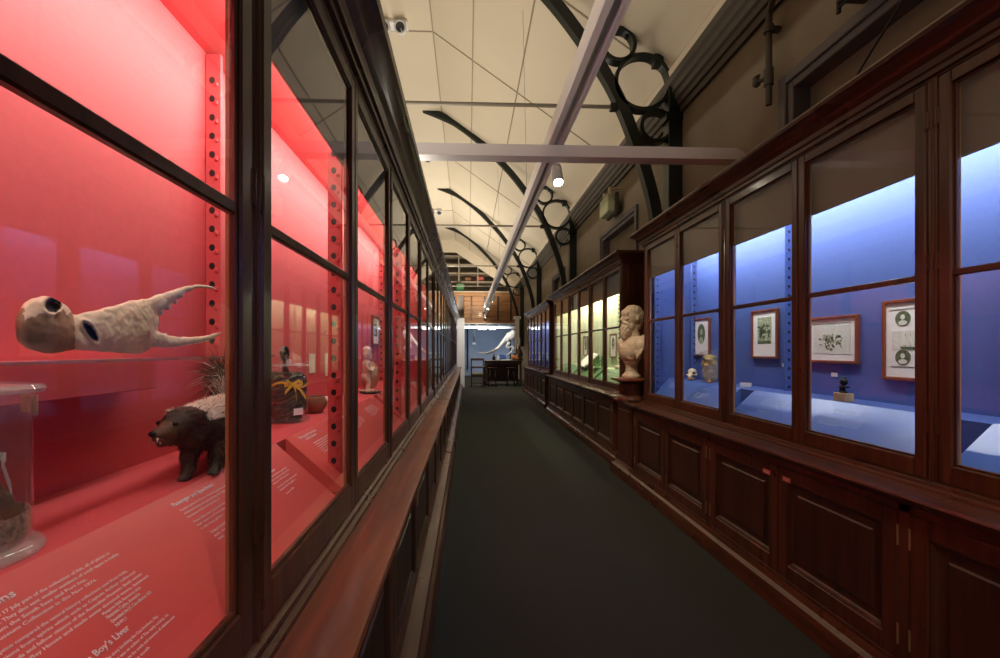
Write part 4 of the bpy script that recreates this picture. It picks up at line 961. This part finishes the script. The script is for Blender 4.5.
# small skull
q = MB(); q.ball((0, 0, .062), (.045, .036, .038)); limb(q, [(-.02, 0, .05, .026), (-.045, 0, .035, .020), (-.062, 0, .028, .013)])
for s_ in (-1, 1): limb(q, [(-.04, s_ * .026, .045, .007), (-.015, s_ * .038, .042, .007), (.012, s_ * .034, .05, .007)])
limb(q, [(-.055, .012, .010, .007), (-.03, .022, .008, .007), (-.005, .028, .018, .008)]); limb(q, [(-.055, -.012, .010, .007), (-.03, -.022, .008, .007), (-.005, -.028, .018, .008)])
me = remesh(q, .0022, 2, 'skull'); mats(me, 'bone')
t = obj('small_skull', me, None, loc=(1.95, 3.76, DZ2 + .002), rot=(0, 0, .7)); setp(t, 'small pale animal skull left of the yellow specimen jar', 'skull'); ROOT[t.name] = Vector((0, 0, 0))
for s_ in (-1, 1): obj('eye_socket', MB().ball((-.030, s_ * .026, .058), (.014, .010, .013), u=12, v=8), 'black', t, True, world=False)
q = MB(); q.ball((0, 0, .012), (.016, .02, .012)); q.ball((.01, .012, .011), (.012, .012, .011))
me = remesh(q, .0018, 2, 'shell'); mats(me, 'orange')
o = setp(obj('shell', me, None, loc=(1.89, 3.68, DZ2)), 'small orange shell in front of the animal skull', 'shell')
o = o.copy(); COL.objects.link(o); o.location = (1.90, 3.40, DZ2); setp(o, 'small orange shell at the right foot of the yellow specimen jar', 'shell')
t = thing('open_box', 'small white open box holding tan fragments in the blue lined case', 'box', (1.955, 3.03, DZ2), .9)
t.scale = (.75, .62, 1.0)
ROOT[t.name] = Vector((0, 0, 0))
q = MB().box(-.035, .035, -.055, .055, 0, .006).box(-.035, -.031, -.055, .055, 0, .028).box(.031, .035, -.055, .055, 0, .028).box(-.035, .035, -.055, -.051, 0, .028).box(-.035, .035, .051, .055, 0, .028)
obj('box_shell', q, 'white', t, world=False)
q = MB(); [q.ball((R.uniform(-.018, .018), R.uniform(-.035, .035), .022), (.012, .018, .009), None, 10, 6) for k in range(7)]
setp(obj('fragments', q, 'tan', t, True, world=False), kind='stuff')
t = thing('small_idol', 'tiny dark figure on a pale wooden block in the blue lined case', 'figurine', (1.905, 2.165, DZ2), 0)
ROOT[t.name] = Vector((0, 0, 0))
obj('wooden_block', MB().box(-.024, .024, -.036, .036, 0, .042, .002), 'tan', t, world=False)
q = MB(); q.cyl((0, 0, .042), .018, .012, 'z', 12, .012); q.cyl((0, 0, .054), .008, .02, 'z', 10); q.box(-.012, .012, -.028, .028, .070, .078, .002); q.ball((0, 0, .098), (.017, .019, .020)); q.ball((0, .0, .117), (.010, .011, .010)); q.cyl((0, .018, .042), .006, .03, 'z', 8)
obj('figure', q, 'iron', t, True, world=False)
for (y, z, lab) in ((2.95 + .06, 1.14, 'small white label under the upright green print'), (2.62, 1.10, 'small pale label under the leafy cluster print'), (3.72, 1.12, 'small pale label beside the oval print')):
    setp(obj('wall_label', MB().box(BX - .004, BX - .0005, y - .24, y - .20, z, z + .022), 'white'), lab, 'label')

# green case contents ---------------------------------------------------------------
GX = 1.70
t = thing('open_book', 'large open cream book on a sloping stand in the green case', 'book', (1.93, 7.05, DZ2), 0)
ROOT[t.name] = Vector((0, 0, 0))
m = Matrix.Translation((0, 0, .09)) @ Matrix.Rotation(-.75, 4, 'Y')
q = MB().box(-.16, .16, -.26, .26, -.012, -.006, .002); q.xform(m); obj('cover', q, 'wood_dark', t, world=False)
for s_ in (-1, 1):
    q = MB(); pr_ = [(0, -.006)] + [(s_ * .25 * k / 8, .012 * math.sin(PI * min(1, k / 5)) + .014) for k in range(9)] + [(s_ * .25, -.006)]
    q.rings([[(-.15, y, z) for y, z in pr_], [(.15, y, z) for y, z in pr_]]); q.xform(m); obj('page_block', q, 'paper', t, world=False)
q = MB().prism([(.14, .0), (.14, .18), (-.10, .0)], 'y', -.2, .2); obj('stand', q, 'green_panel', t, world=False)
t = thing('book_rest', 'dark triangular bracket stand in the green case', 'stand', (1.93, 6.45, DZ2), 0); ROOT[t.name] = Vector((0, 0, 0))
obj('strut', MB().tube([(-.09, .12, .0), (.08, -.10, .16)], .008, 6), 'green_panel', t, world=False); obj('rest_plate', MB().box(-.10, .10, -.14, .14, 0, .006).box(.08, .09, -.14, .14, .0, .17), 'green_panel', t, world=False)
q = MB(); limb(q, [(0, -.10, .02, .012), (0, -.03, .03, .028), (0, .06, .028, .026), (0, .12, .015, .008)]); me = remesh(q, .004, 2, 'shell'); vnoise(me, 30, .006); mats(me, 'cream')
setp(obj('shell', me, None, loc=(1.98, 5.75, DZ2 + .003)), 'long cream shell below the framed print in the green case', 'shell')
framed(7.75, 8.0, 1.15, 1.5, GX + .435, -1, 'view', 'small framed print at the far end of the green case')

# far blue case contents: small jars
def smalljar():
    r_ = thing('specimen_jar', 'small glass jar on the shelf of the farthest blue lined case', 'jar', (0, 0, 0), 0, 'small jars in the farthest blue lined case'); ROOT[r_.name] = Vector((0, 0, 0))
    obj('glass_body', jar_glass(MB(), (0, 0, 0), .045, .16, .003), 'jar_glass', r_, 'auto', world=False)
    obj('lid', MB().lathe([(.001, .161), (.05, .161), (.05, .172), (.001, .174)], (0, 0, 0), 20), 'white', r_, 'auto', world=False)
    q = MB(); q.ball((0, 0, .07), (.03, .03, .055)); q.ball((.01, 0, .11), (.02, .02, .025)); obj('specimen', q, 'cream', r_, True, world=False)
    return r_
j0 = smalljar(); first = True
JL = ['small glass jar of pale tissue, nearest in the farthest blue lined case'] + ['small glass jar, number %s along the farthest blue lined case' % w_ for w_ in ('two', 'three', 'four', 'five', 'six', 'seven', 'eight')]
for k in range(8):
    o = j0 if k == 0 else copy_tree(j0)
    o.location = (2.06 + .05 * (k % 2), 9.72 + k * .42, DZ2); o['label'] = JL[k]

# ------------------------------------------------------------------ bust and pedestal
px0, py0 = 1.60, 4.26
t = thing('bust_pedestal', 'carved mahogany pedestal carrying the marble bust between two cases', 'pedestal', (px0, py0, 0))
y0, y1, xa, xb = 4.07, 4.46, 1.535, 2.06
q = MB().box(xa, xb, y0, y1, .12, .715, .004).box(xa - .004, xa + .02, y0 + .05, y1 - .05, .2, .66, .004); obj('base_box', q, 'wood_v', t)
obj('plinth', MB().sweep([(-.05, 0), (.06, 0), (.06, .055), (.05, .09), (.03, .105), (.004, .14), (-.05, .14)], [(xb, y0), (xa, y0), (xa, y1), (xb, y1)]), 'wood_y', t, 'auto')
obj('top_slab', MB().sweep([(-.2, .715), (.004, .715), (.03, .735), (.034, .75), (.026, .76), (-.2, .76)], [(xb, y0), (xa, y0), (xa, y1), (xb, y1)]).box(xa + .1, xb, y0 + .1, y1 - .1, .72, .759), 'wood_top', t, 'auto')
dr = [(.001, .76), (.135, .76), (.135, .785), (.125, .80), (.105, .815), (.105, .86), (.112, .868), (.105, .876), (.105, .92), (.12, .935), (.14, .945)]
q = MB().lathe(dr + [(.14, .95), (.001, .95)], (px0, py0, 0), 36)
for k in range(24):
    a = 2 * PI * k / 24; q.cyl((px0 + math.cos(a) * .106, py0 + math.sin(a) * .106, .815), .008, .10, 'z', 6)
obj('drum', q, 'wood_v', t, 'auto')
obj('capital_plate', MB().box(px0 - .155, px0 + .155, py0 - .155, py0 + .155, .95, .975, .006), 'wood_top', t)
# bust, local: face towards -x
q = MB()
Z0 = 0
q.lathe([(.001, 0), (.085, 0), (.085, .025), (.07, .035), (.055, .06), (.05, .10), (.06, .135), (.075, .15), (.001, .15)], (0, 0, 0), 28)
q.ball((.012, 0, .275), (.105, .185, .125)); q.ball((-.02, 0, .25), (.085, .14, .11)); q.ball((0, 0, .17), (.06, .10, .05))
for s_ in (-1, 1): q.ball((.018, s_ * .14, .30), (.078, .075, .085)); q.ball((.01, s_ * .08, .36), (.05, .06, .035))
limb(q, [(.025, 0, .36, .070), (.015, 0, .42, .060), (.005, 0, .47, .058)])
q.ball((.012, 0, .575), (.094, .076, .098)); q.ball((-.035, 0, .535), (.056, .058, .085)); q.ball((.045, 0, .56), (.076, .074, .09)); q.ball((.055, 0, .51), (.052, .064, .07))
q.ball((-.075, 0, .587), (.018, .048, .014)); q.ball((-.070, 0, .605), (.028, .052, .040))
limb(q, [(-.085, 0, .578, .009), (-.108, 0, .546, .014), (-.096, 0, .538, .012)])
for s_ in (-1, 1):
    q.ball((-.068, s_ * .034, .552), (.022, .022, .018)); q.ball((-.074, s_ * .029, .572), (.012, .015, .009)); q.ball((.020, s_ * .076, .555), (.020, .010, .030))
    limb(q, [(-.094, s_ * .006, .522, .011), (-.082, s_ * .030, .512, .013), (-.06, s_ * .046, .49, .013)])
q.ball((-.088, 0, .503), (.012, .022, .008))
q.ball((-.055, 0, .455), (.058, .056, .075)); q.ball((-.072, 0, .425), (.042, .045, .055)); q.ball((-.025, 0, .485), (.055, .066, .055)); q.ball((-.075, 0, .39), (.026, .032, .035))
q.ball((.015, 0, .62), (.090, .076, .068)); q.ball((.05, 0, .59), (.072, .075, .075))
for k in range(6):                     # robe folds falling from the far shoulder across the chest
    o_ = k * .026
    limb(q, [(.03 + o_ * .2, .15 - o_ * .9, .385 - o_ * .25, .017), (-.055, .10 - o_ * .9, .345 - o_ * .75, .017), (-.088 + o_ * .12, .02 - o_ * .6, .285 - o_ * .72, .015), (-.070 + o_ * .25, -.07 - o_ * .2, .225 - o_ * .3, .013)])
for k in range(4):
    limb(q, [(.05, -.11 - k * .022, .385 - k * .012, .018), (-.02, -.135 - k * .018, .345 - k * .03, .017), (-.045, -.125 - k * .01, .26 - k * .025, .014)])
me = remesh(q, .0042, 3, 'bust')
for v in me.vertices:
    x_, z_ = v.co.x, v.co.z
    hair = (z_ > .50 and x_ > .0 and abs(abs(v.co.y) - .08) > .012) or z_ > .635 or (x_ < .0 and .36 < z_ < .505 and x_ < -.02)
    if hair: v.co += v.normal * (abs(noise.noise(Vector((v.co.x * 38, v.co.y * 38, v.co.z * 22)))) * .014 - .003)
mats(me, 'marble'); me.transform(Matrix.Diagonal((1.06, 1.06, 1.045, 1)))
setp(obj('marble_bust', me, None, loc=(px0 + .01, py0 + .02, .976), rot=(0, 0, .22)), 'cream marble bust of a bearded man on a dark wooden pedestal', 'bust')

# ------------------------------------------------------------------ far end of the hall
K = lambda px, d: (px - VPX) * d / F
Zp = lambda py, d: CAMZ + (PY - py) * d / F
# pier after the left cases
t = thing('wall_pier', 'white and brown end pier beyond the row of left cases', 'pier', (-.22, 14.8, 0), kind='structure')
obj('pier_lower', MB().box(-.36, -.118, 14.6, 15.0, 0, 2.31, .004), 'white', t); obj('pier_upper', MB().box(-.36, -.128, 14.61, 14.99, 2.31, 3.07, .004), 'pier_brown', t)
# timber gallery front
GY = 19.4
t = thing('timber_gallery', 'brown timber boarded gallery front across the end of the hall', 'gallery', (0, GY, 2.4), kind='thing')
q = MB(); n = 7; z0, z1 = Zp(323, GY), Zp(292.5, GY)
for k in range(n):
    h = (z1 - z0) / n; dep = .05 if k % 2 else .10
    q.box(-3.0, XR - .005, GY, GY + dep, z0 + k * h + .004, z0 + (k + 1) * h - .004, .004)
obj('boarding', q, 'wood_oak', t)
for px in (471.5, 484.5, 498, 511): obj('stud', MB().box(K(px, GY) - .035, K(px, GY) + .035, GY - .03, GY + .02, z0 + .1, z1 - .15, .004), 'wood_dark', t)
obj('gallery_floor', MB().box(-3.0, XR - .005, GY + .12, YE - .01, z1 - .12, z1 - .04), 'shelfwood', t)
obj('top_rail', MB().box(-3.0, XR - .005, GY - .02, GY + .12, z1, z1 + .06, .004), 'shelfwood', t)
# white service beam with tube lamps
zb = Zp(328.5, GY)
t = thing('service_beam', 'white beam with tube lamps under the timber gallery', 'beam', (.8, GY, zb), kind='thing')
q = MB().box(-1.0, 2.05, GY - .12, GY + .08, zb, zb + .12, .004).box(-1.0, 2.05, GY - .12, GY + .08, z0 - .05, z0 - .005, .003)
for px in (464, 469, 477, 488, 499, 509, 516): q.box(K(px, GY) - .03, K(px, GY) + .03, GY - .1, GY + .06, zb + .12, z0 - .05)
obj('beam_body', q, 'white', t)
for a, b_ in ((478, 486), (489, 495.5)): obj('tube_lamp', MB().box(K(a, GY), K(b_, GY), GY - .22, GY - .125, zb - .05, zb + .05, .01), 'tubeglow', t)
d = 17.2
t = obj('white_column', MB().box(K(515.5, d), K(519.5, d), d, d + .16, 0, Zp(316, d), .01).box(K(514, d), K(521, d), d - .02, d + .18, Zp(319, d), Zp(316, d), .01), 'white'); setp(t, 'white square column behind the table at the end of the hall', 'column', kind='thing')
# storage shelves up in the gable
t = thing('storage_shelves', 'pale storage shelving up in the gable above the gallery', 'shelves', (0, 20.8, 3.9))
for py in (258, 266.5, 275, 283.5): obj('shelf_board', MB().box(-3.0, XR - .01, 20.3, 21.4, Zp(py, 20.6), Zp(py, 20.6) + .06, .003), 'shelfwood', t)
for x in (-2.6, -1.5, -.42, .45, 1.25, 2.0): obj('shelf_post', MB().box(x - .025, x + .025, 20.25, 20.30, z1 + .0, min(cz(x), 6.1) - .02), 'shelfwood', t)
obj('back_boarding', MB().box(-3.0, XR - .01, 21.42, 21.5, z1, 6.1), 'wallsoffit', t)
cols = ['redsticker', 'blueitem', 'tan', 'cream', 'steel', 'wood_dark', 'clay']
for k, (px, py) in enumerate(((459, 292), (467, 292), (476, 292), (486, 292), (495, 292), (503, 292), (468, 283.5), (480, 283.5))):
    x = K(px, 20.6); zz = (z1 - .04 if py > 290 else Zp(py, 20.6) + .06) + .001; w_, h_ = .13 + .03 * (k % 3), .20 + .04 * (k % 2)
    b = MB().box(x - w_, x + w_, 20.5, 20.85, zz, zz + h_ - .04, .004).box(x - w_ - .008, x + w_ + .008, 20.49, 20.86, zz + h_ - .04, zz + h_, .004)
    setp(obj('storage_box', b, cols[k % 7]), ['red', 'blue', 'tan', 'cream', 'grey', 'dark brown', 'brown', 'red'][k] + ' lidded box stored ' + ('on the gallery floor under the gable shelves' if k < 6 else 'on the lowest gable shelf'), 'box', 'boxes stored up in the gallery')
t = obj('exit_sign', MB().box(K(456.5, 19.9), K(464, 19.9), 19.88, 19.95, Zp(291, 19.9), Zp(284, 19.9), .01), 'signgreen'); setp(t, 'small green lit sign hanging in the gable above the gallery', 'sign')
setp(obj('sign_hanger', MB().cyl((K(460, 19.9), 19.915, Zp(284, 19.9)), .012, .9, 'z', 8), 'steel', t), None)
t.children[0].data.transform(Matrix.Identity(4))
# sloping white verge at the end of the ceiling
q = MB(); yv = 19.75
q.prism([(FOLDX, FLATZ + .05), (XR + .1, cz(XR + .1) + .05), (XR + .1, cz(XR + .1) - .46), (FOLDX, FLATZ - .52), (-2.4, FLATZ - .52), (-2.4, FLATZ + .05)], 'y', yv, yv + .1)
struct('trim_3', q, 'cream_trim')

# white skeleton-like tusk form on the blue wall
d = 18.6
def TP(px, py, y=d): return (K(px, d), y, Zp(py, d))
q = MB()
limb(q, [(*TP(477, 352.2), .012), (*TP(484, 353.3), .028), (*TP(491, 352.3), .042), (*TP(497, 348.6), .055), (*TP(502, 343.5), .068), (*TP(506, 338.5), .09), (*TP(511, 335), .15), (*TP(513.5, 333), .10)])
q.ball(TP(510.5, 336), (.20, .16, .18)); q.ball(TP(513, 333.5), (.12, .14, .16)); q.ball(TP(507.5, 340), (.08, .10, .11))
limb(q, [(*TP(509, 343), .06), (*TP(506.5, 346.5), .05), (*TP(508, 348), .035), (*TP(512, 346.5), .035), (*TP(514, 349), .03)])
limb(q, [(*TP(513, 347), .03), (*TP(511, 352), .028), (*TP(507, 354.5), .02)])
me = remesh(q, .014, 3, 'tusk'); vnoise(me, 8, .02); mats(me, 'white'); c0 = Vector(TP(500, 345)); me.transform(Matrix.Translation(-c0))
setp(obj('tusked_skull', me, None, loc=c0), 'white skull form with one long curved tusk before the blue wall', 'skull')
# its two supports
setp(obj('display_mount', MB().cyl((K(510.5, d), d + .05, Zp(338, d) - 1.72), .03, 1.6, 'z', 10).cyl((K(510.5, d), d + .05, .0), .22, .03, 'z', 20).tube([(K(510.5, d), d + .05, Zp(338, d) - .2), (K(510.5, d), d + .05, 0.02)], .03, 8), 'iron'), 'dark metal stand holding up the white tusked skull', 'stand')
# hanging dark lamp and pipes on the blue wall
setp(obj('wall_pipe', MB().tube([(K(467.5, 21.4), 21.5, .3), (K(467.5, 21.4), 21.5, Zp(327, 21.4))], .035, 8), 'iron', smooth='auto'), 'dark vertical pipe down the blue end wall', 'pipe')
t = thing('pendant_lamp', 'dark pendant lamp hanging before the blue end wall', 'lamp', (K(474, 19.6), 19.6, 1.5))
x = K(474, 19.6)
obj('cord', MB().cyl((x, 19.6, Zp(342, 19.6)), .03, Zp(323, 19.6) - Zp(342, 19.6), 'z', 8), 'iron', t); obj('lamp_shade', MB().lathe([(.03, .10), (.05, .10), (.14, .0), (.13, .0), (.04, .09), (.03, .09)], (x, 19.6, Zp(344.5, 19.6)), 20), 'steel', t, 'auto')
# long table
d = 15.2; x0, x1 = K(485.5, d), K(521.5, d); zt = Zp(360.3, d)
t = thing('long_table', 'dark wooden table at the end of the aisle with objects on it', 'table', ((x0 + x1) / 2, d + .5, 0))
obj('table_top', MB().box(x0 - .04, x1 + .04, d - .04, d + 1.0, zt - .05, zt, .008), 'wood_dark', t)
for x in (x0 + .03, x1 - .03):
    for y in (d + .02, d + .93): obj('leg', MB().box(x - .035, x + .035, y - .035, y + .035, 0, zt - .05, .005), 'wood_dark', t)
obj('apron', MB().box(x0 + .03, x1 - .03, d + .02, d + .04, zt - .16, zt - .05), 'wood_dark', t); obj('stretcher', MB().box(x0 + .06, x1 - .06, d + .45, d + .50, .14, .19, .004).box(x0, x0 + .06, d + .05, d + .9, .14, .19, .004).box(x1 - .06, x1, d + .05, d + .9, .14, .19, .004), 'wood_dark', t)
obj('modesty_panel', MB().box(x0 + .06, x1 - .06, d + .88, d + .90, .10, zt - .05), 'wood_panel', t)
def stool(x, y, lab):
    r_ = thing('stool', lab, 'stool', (x, y, 0), 0, 'stools at the long table')
    obj('seat', MB().lathe([(.001, .62), (.15, .62), (.165, .635), (.16, .655), (.001, .66)], (x, y, 0), 20), 'wood_dark', r_, 'auto')
    for k in range(4):
        a = PI / 4 + k * PI / 2; obj('leg', MB().tube([(x + math.cos(a) * .10, y + math.sin(a) * .10, .63), (x + math.cos(a) * .19, y + math.sin(a) * .19, .0)], [.018, .014], 8), 'wood_dark', r_, True)
    obj('foot_ring', MB().tube([(x + math.cos(a) * .165, y + math.sin(a) * .165, .20) for a in [2 * PI * k / 20 for k in range(20)]], .009, 6, loop=True), 'wood_dark', r_, True)
stool(K(492.5, d - .1), d - .05, 'dark round stool at the left of the long table'); stool(K(511, d - .1), d - .05, 'dark round stool at the right of the long table')
d2 = 14.8; x0, x1 = K(470.8, d2), K(484.5, d2)
t = thing('armchair', 'dark wooden armchair with olive seat beside the long table', 'chair', ((x0 + x1) / 2, d2 + .3, 0))
zt_ = Zp(358.5, d2)
for x in (x0 + .02, x1 - .02):
    obj('leg', MB().box(x - .02, x + .02, d2, d2 + .04, 0, .66, .004), 'wood_dark', t); obj('leg', MB().box(x - .02, x + .02, d2 + .5, d2 + .54, 0, zt_, .004), 'wood_dark', t)
    obj('arm', MB().box(x - .028, x + .028, d2 - .02, d2 + .52, .66, .69, .006), 'wood_dark', t)
obj('seat', MB().box(x0 + .02, x1 - .02, d2 + .01, d2 + .52, .40, .47, .02), 'chairseat', t)
obj('backrest', MB().box(x0 + .02, x1 - .02, d2 + .505, d2 + .535, zt_ - .08, zt_, .006).box(x0 + .02, x1 - .02, d2 + .505, d2 + .535, .62, .68, .006), 'wood_dark', t)
obj('seat_rail', MB().box(x0 + .02, x1 - .02, d2 + .005, d2 + .03, .34, .40).box(x0 + .02, x1 - .02, d2 + .01, d2 + .03, .12, .15), 'wood_dark', t)
# second chair back against the end of the left row
d2 = 12.2; x0 = K(464.2, d2)
# things on the table
d = 15.5; T0 = Zp(360.3, 15.2)
def TX(px): return K(px, d)
t = obj('dark_bottle', MB().lathe([(.001, 0), (.05, 0), (.055, .02), (.055, .12), (.02, .17), (.018, .22), (.001, .22)], n=18), 'black', smooth='auto', loc=(TX(494), d, T0)); setp(t, 'dark squat bottle at the left of the table top', 'bottle')
t = obj('white_bottle', MB().lathe([(.001, 0), (.04, 0), (.045, .02), (.03, .10), (.015, .16), (.001, .17)], n=18), 'white', smooth='auto', loc=(TX(498), d - .1, T0)); setp(t, 'small white bottle on the table top', 'bottle')
t = obj('blue_tray', MB().box(-.10, .10, -.08, .08, 0, .14, .012).box(-.13, .06, -.05, .05, .14, .19, .01), 'blueitem', loc=(TX(503.5), d + .2, T0)); setp(t, 'blue plastic container on the table top', 'container')
t = obj('paper_sheets', MB().box(-.16, .16, -.12, .12, 0, .012, .002).box(-.10, .18, -.10, .10, .012, .02, .002), 'paper', loc=(TX(500), d - .1, T0 + .0)); t.location = (TX(505), d - .25, T0); setp(t, 'flat pile of white papers at the table front', 'papers')
t = obj('orange_bowl', MB().lathe([(.001, 0), (.05, 0), (.09, .06), (.11, .15), (.10, .16), (.08, .06), (.04, .012), (.001, .01)], n=22), 'orange', smooth=True, loc=(TX(514.5), d + .15, T0)); setp(t, 'orange bowl on the right of the table', 'bowl')
q = MB(); limb(q, [(0, 0, .05, .12), (.02, 0, .22, .14), (-.01, 0, .38, .10), (.03, 0, .50, .06)]); q.box(-.16, .16, -.12, .12, 0, .06, .01); limb(q, [(-.05, 0, .25, .05), (-.17, 0, .22, .035)])
me = remesh(q, .016, 2, 'model'); mats(me, 'wood_dark'); setp(obj('dark_model', me, None, loc=(TX(519), d + .1, T0)), 'dark bulky carving at the right end of the table', 'carving')
t = obj('tan_jug', MB().lathe([(.001, 0), (.05, 0), (.07, .06), (.05, .14), (.03, .18), (.035, .21), (.001, .21)], n=18), 'clay', smooth=True, loc=(TX(516.8), d - .15, T0)); setp(t, 'small brown jug before the dark carving', 'jug')

# ------------------------------------------------------------------ light
W_ = (1, .90, .74)
area_y('red case strip light', (-.45, 1.45, 2.125), 6.6, .03, 26, (1, .93, .86), -.45)
area_y('red case wall fill', (-.56, 1.45, 2.15), 6.6, .03, 27, (1, .93, .86), -1.15, 2.3)  # second strip, added to brighten the top of the red lining
area_y('blue case strip light', (1.70, 1.15, 2.16), 5.7, .03, 32, (.97, .98, 1), .5)
area_y('blue case wall fill', (1.80, 1.15, 2.19), 5.7, .03, 30, (.97, .98, 1), 1.15, 2.0)  # extra strip added so the upper blue lining reads brighter
area_y('green case strip light', (1.87, 6.72, 2.18), 3.7, .03, 34, (1, .96, .80), .6)
area_y('green case wall washer', (1.87, 6.72, 2.19), 3.7, .03, 18, (1, .96, .80), 1.15, 2.0)
area_y('far blue case strip light', (1.78 + .085, 11.3, 2.15), 3.3, .03, 22, (.90, .95, 1), .45)
area_y('far left case strip light', (-.375 - .085, 9.5, 2.09), 9.0, .03, 9, (.95, 1, .95), -.45)
for yc, ln, pw_ in ((1.0, 3.6, 62), (7.1, 6.0, 112)):
    u = area_y('uplight on left cases', (-.60, yc, 2.36), ln, .25, pw_, (1, .90, .75), 0); u.rotation_euler = (PI, -.15, 0)
u = area_y('uplight far', (-.60, 14.5, 2.5), 6, .25, 230, (1, .93, .80), 0); u.rotation_euler = (PI, -.15, 0)
for (y, tx, ty), tgt, pw_ in zip(SPOTS, ((.9, 3.9, 0), (1.2, 12.0, 0), (1.2, 14.5, 0), (1.2, 16.0, 0), (1.2, 18.3, .5)), (45, 50, 60, 60, 60)):
    spot('track spot', (XT + .055 + (.0 if y == 3.74 else .03), y, 2.60), tgt, pw_, (1, .88, .70), 1.7, .7, .03)
spot('aisle spot', (.6, 7.5, 2.88), (.6, 7.2, 0), 45, (1, .88, .70), 1.8, .7, .03)
spot('bust spot', (.8, 3.2, 2.9), (1.6, 4.26, 1.4), 40, (1, .84, .62), .5, .5, .03)
area('gallery underside light', (.6, 19.1, 2.1), 2.4, .2, 28, (.80, .90, 1), (0, .75, -.5))
spot('skull spot', (1.0, 17.0, 2.6), (1.6, 18.6, 1.7), 150, (1, .97, .92), .7, .6, .03)
spot('gallery spot', (.6, 17.0, 3.0), (.6, 19.4, 3.0), 150, (1, .86, .64), 1.6, .7, .05)
w = bpy.data.worlds.new('world'); sc.world = w; w.use_nodes = True
w.node_tree.nodes['Background'].inputs['Color'].default_value = (.5, .45, .4, 1); w.node_tree.nodes['Background'].inputs['Strength'].default_value = .02
sc.cycles.use_denoising = True
sc.cycles.transparent_max_bounces = 24
sc.cycles.max_bounces = 10

spot('pier fill', (XT - .05, 12.9, 2.85), (-.2, 14.6, 1.4), 160, (1, .95, .88), .9, .6, .03)  # unseen lamp, added because the white pier came out dim

spot('rear fill', (.35, -2.2, 2.7), (.9, 4.2, 2.95), 90, (1, .88, .84), .5, .8, .04)  # unseen fill added behind the camera to lift the cross beam

spot('table fill', (XT + .1, 14.1, 2.8), (1.2, 15.4, .6), 60, (1, .92, .78), 1.0, .6, .03)  # added fill without a fixture, brightens the table front
spot('gable fill', (XT - .1, 17.4, 3.1), (-.1, 20.6, 5.0), 140, (1, .92, .78), 1.3, .7, .05)  # added fill without a fixture, lightens the gable shelving
spot('track spot', (XT + .085, -.6, 2.60), (1.2, 1.2, .2), 60, (1, .88, .70), 1.7, .7, .03)
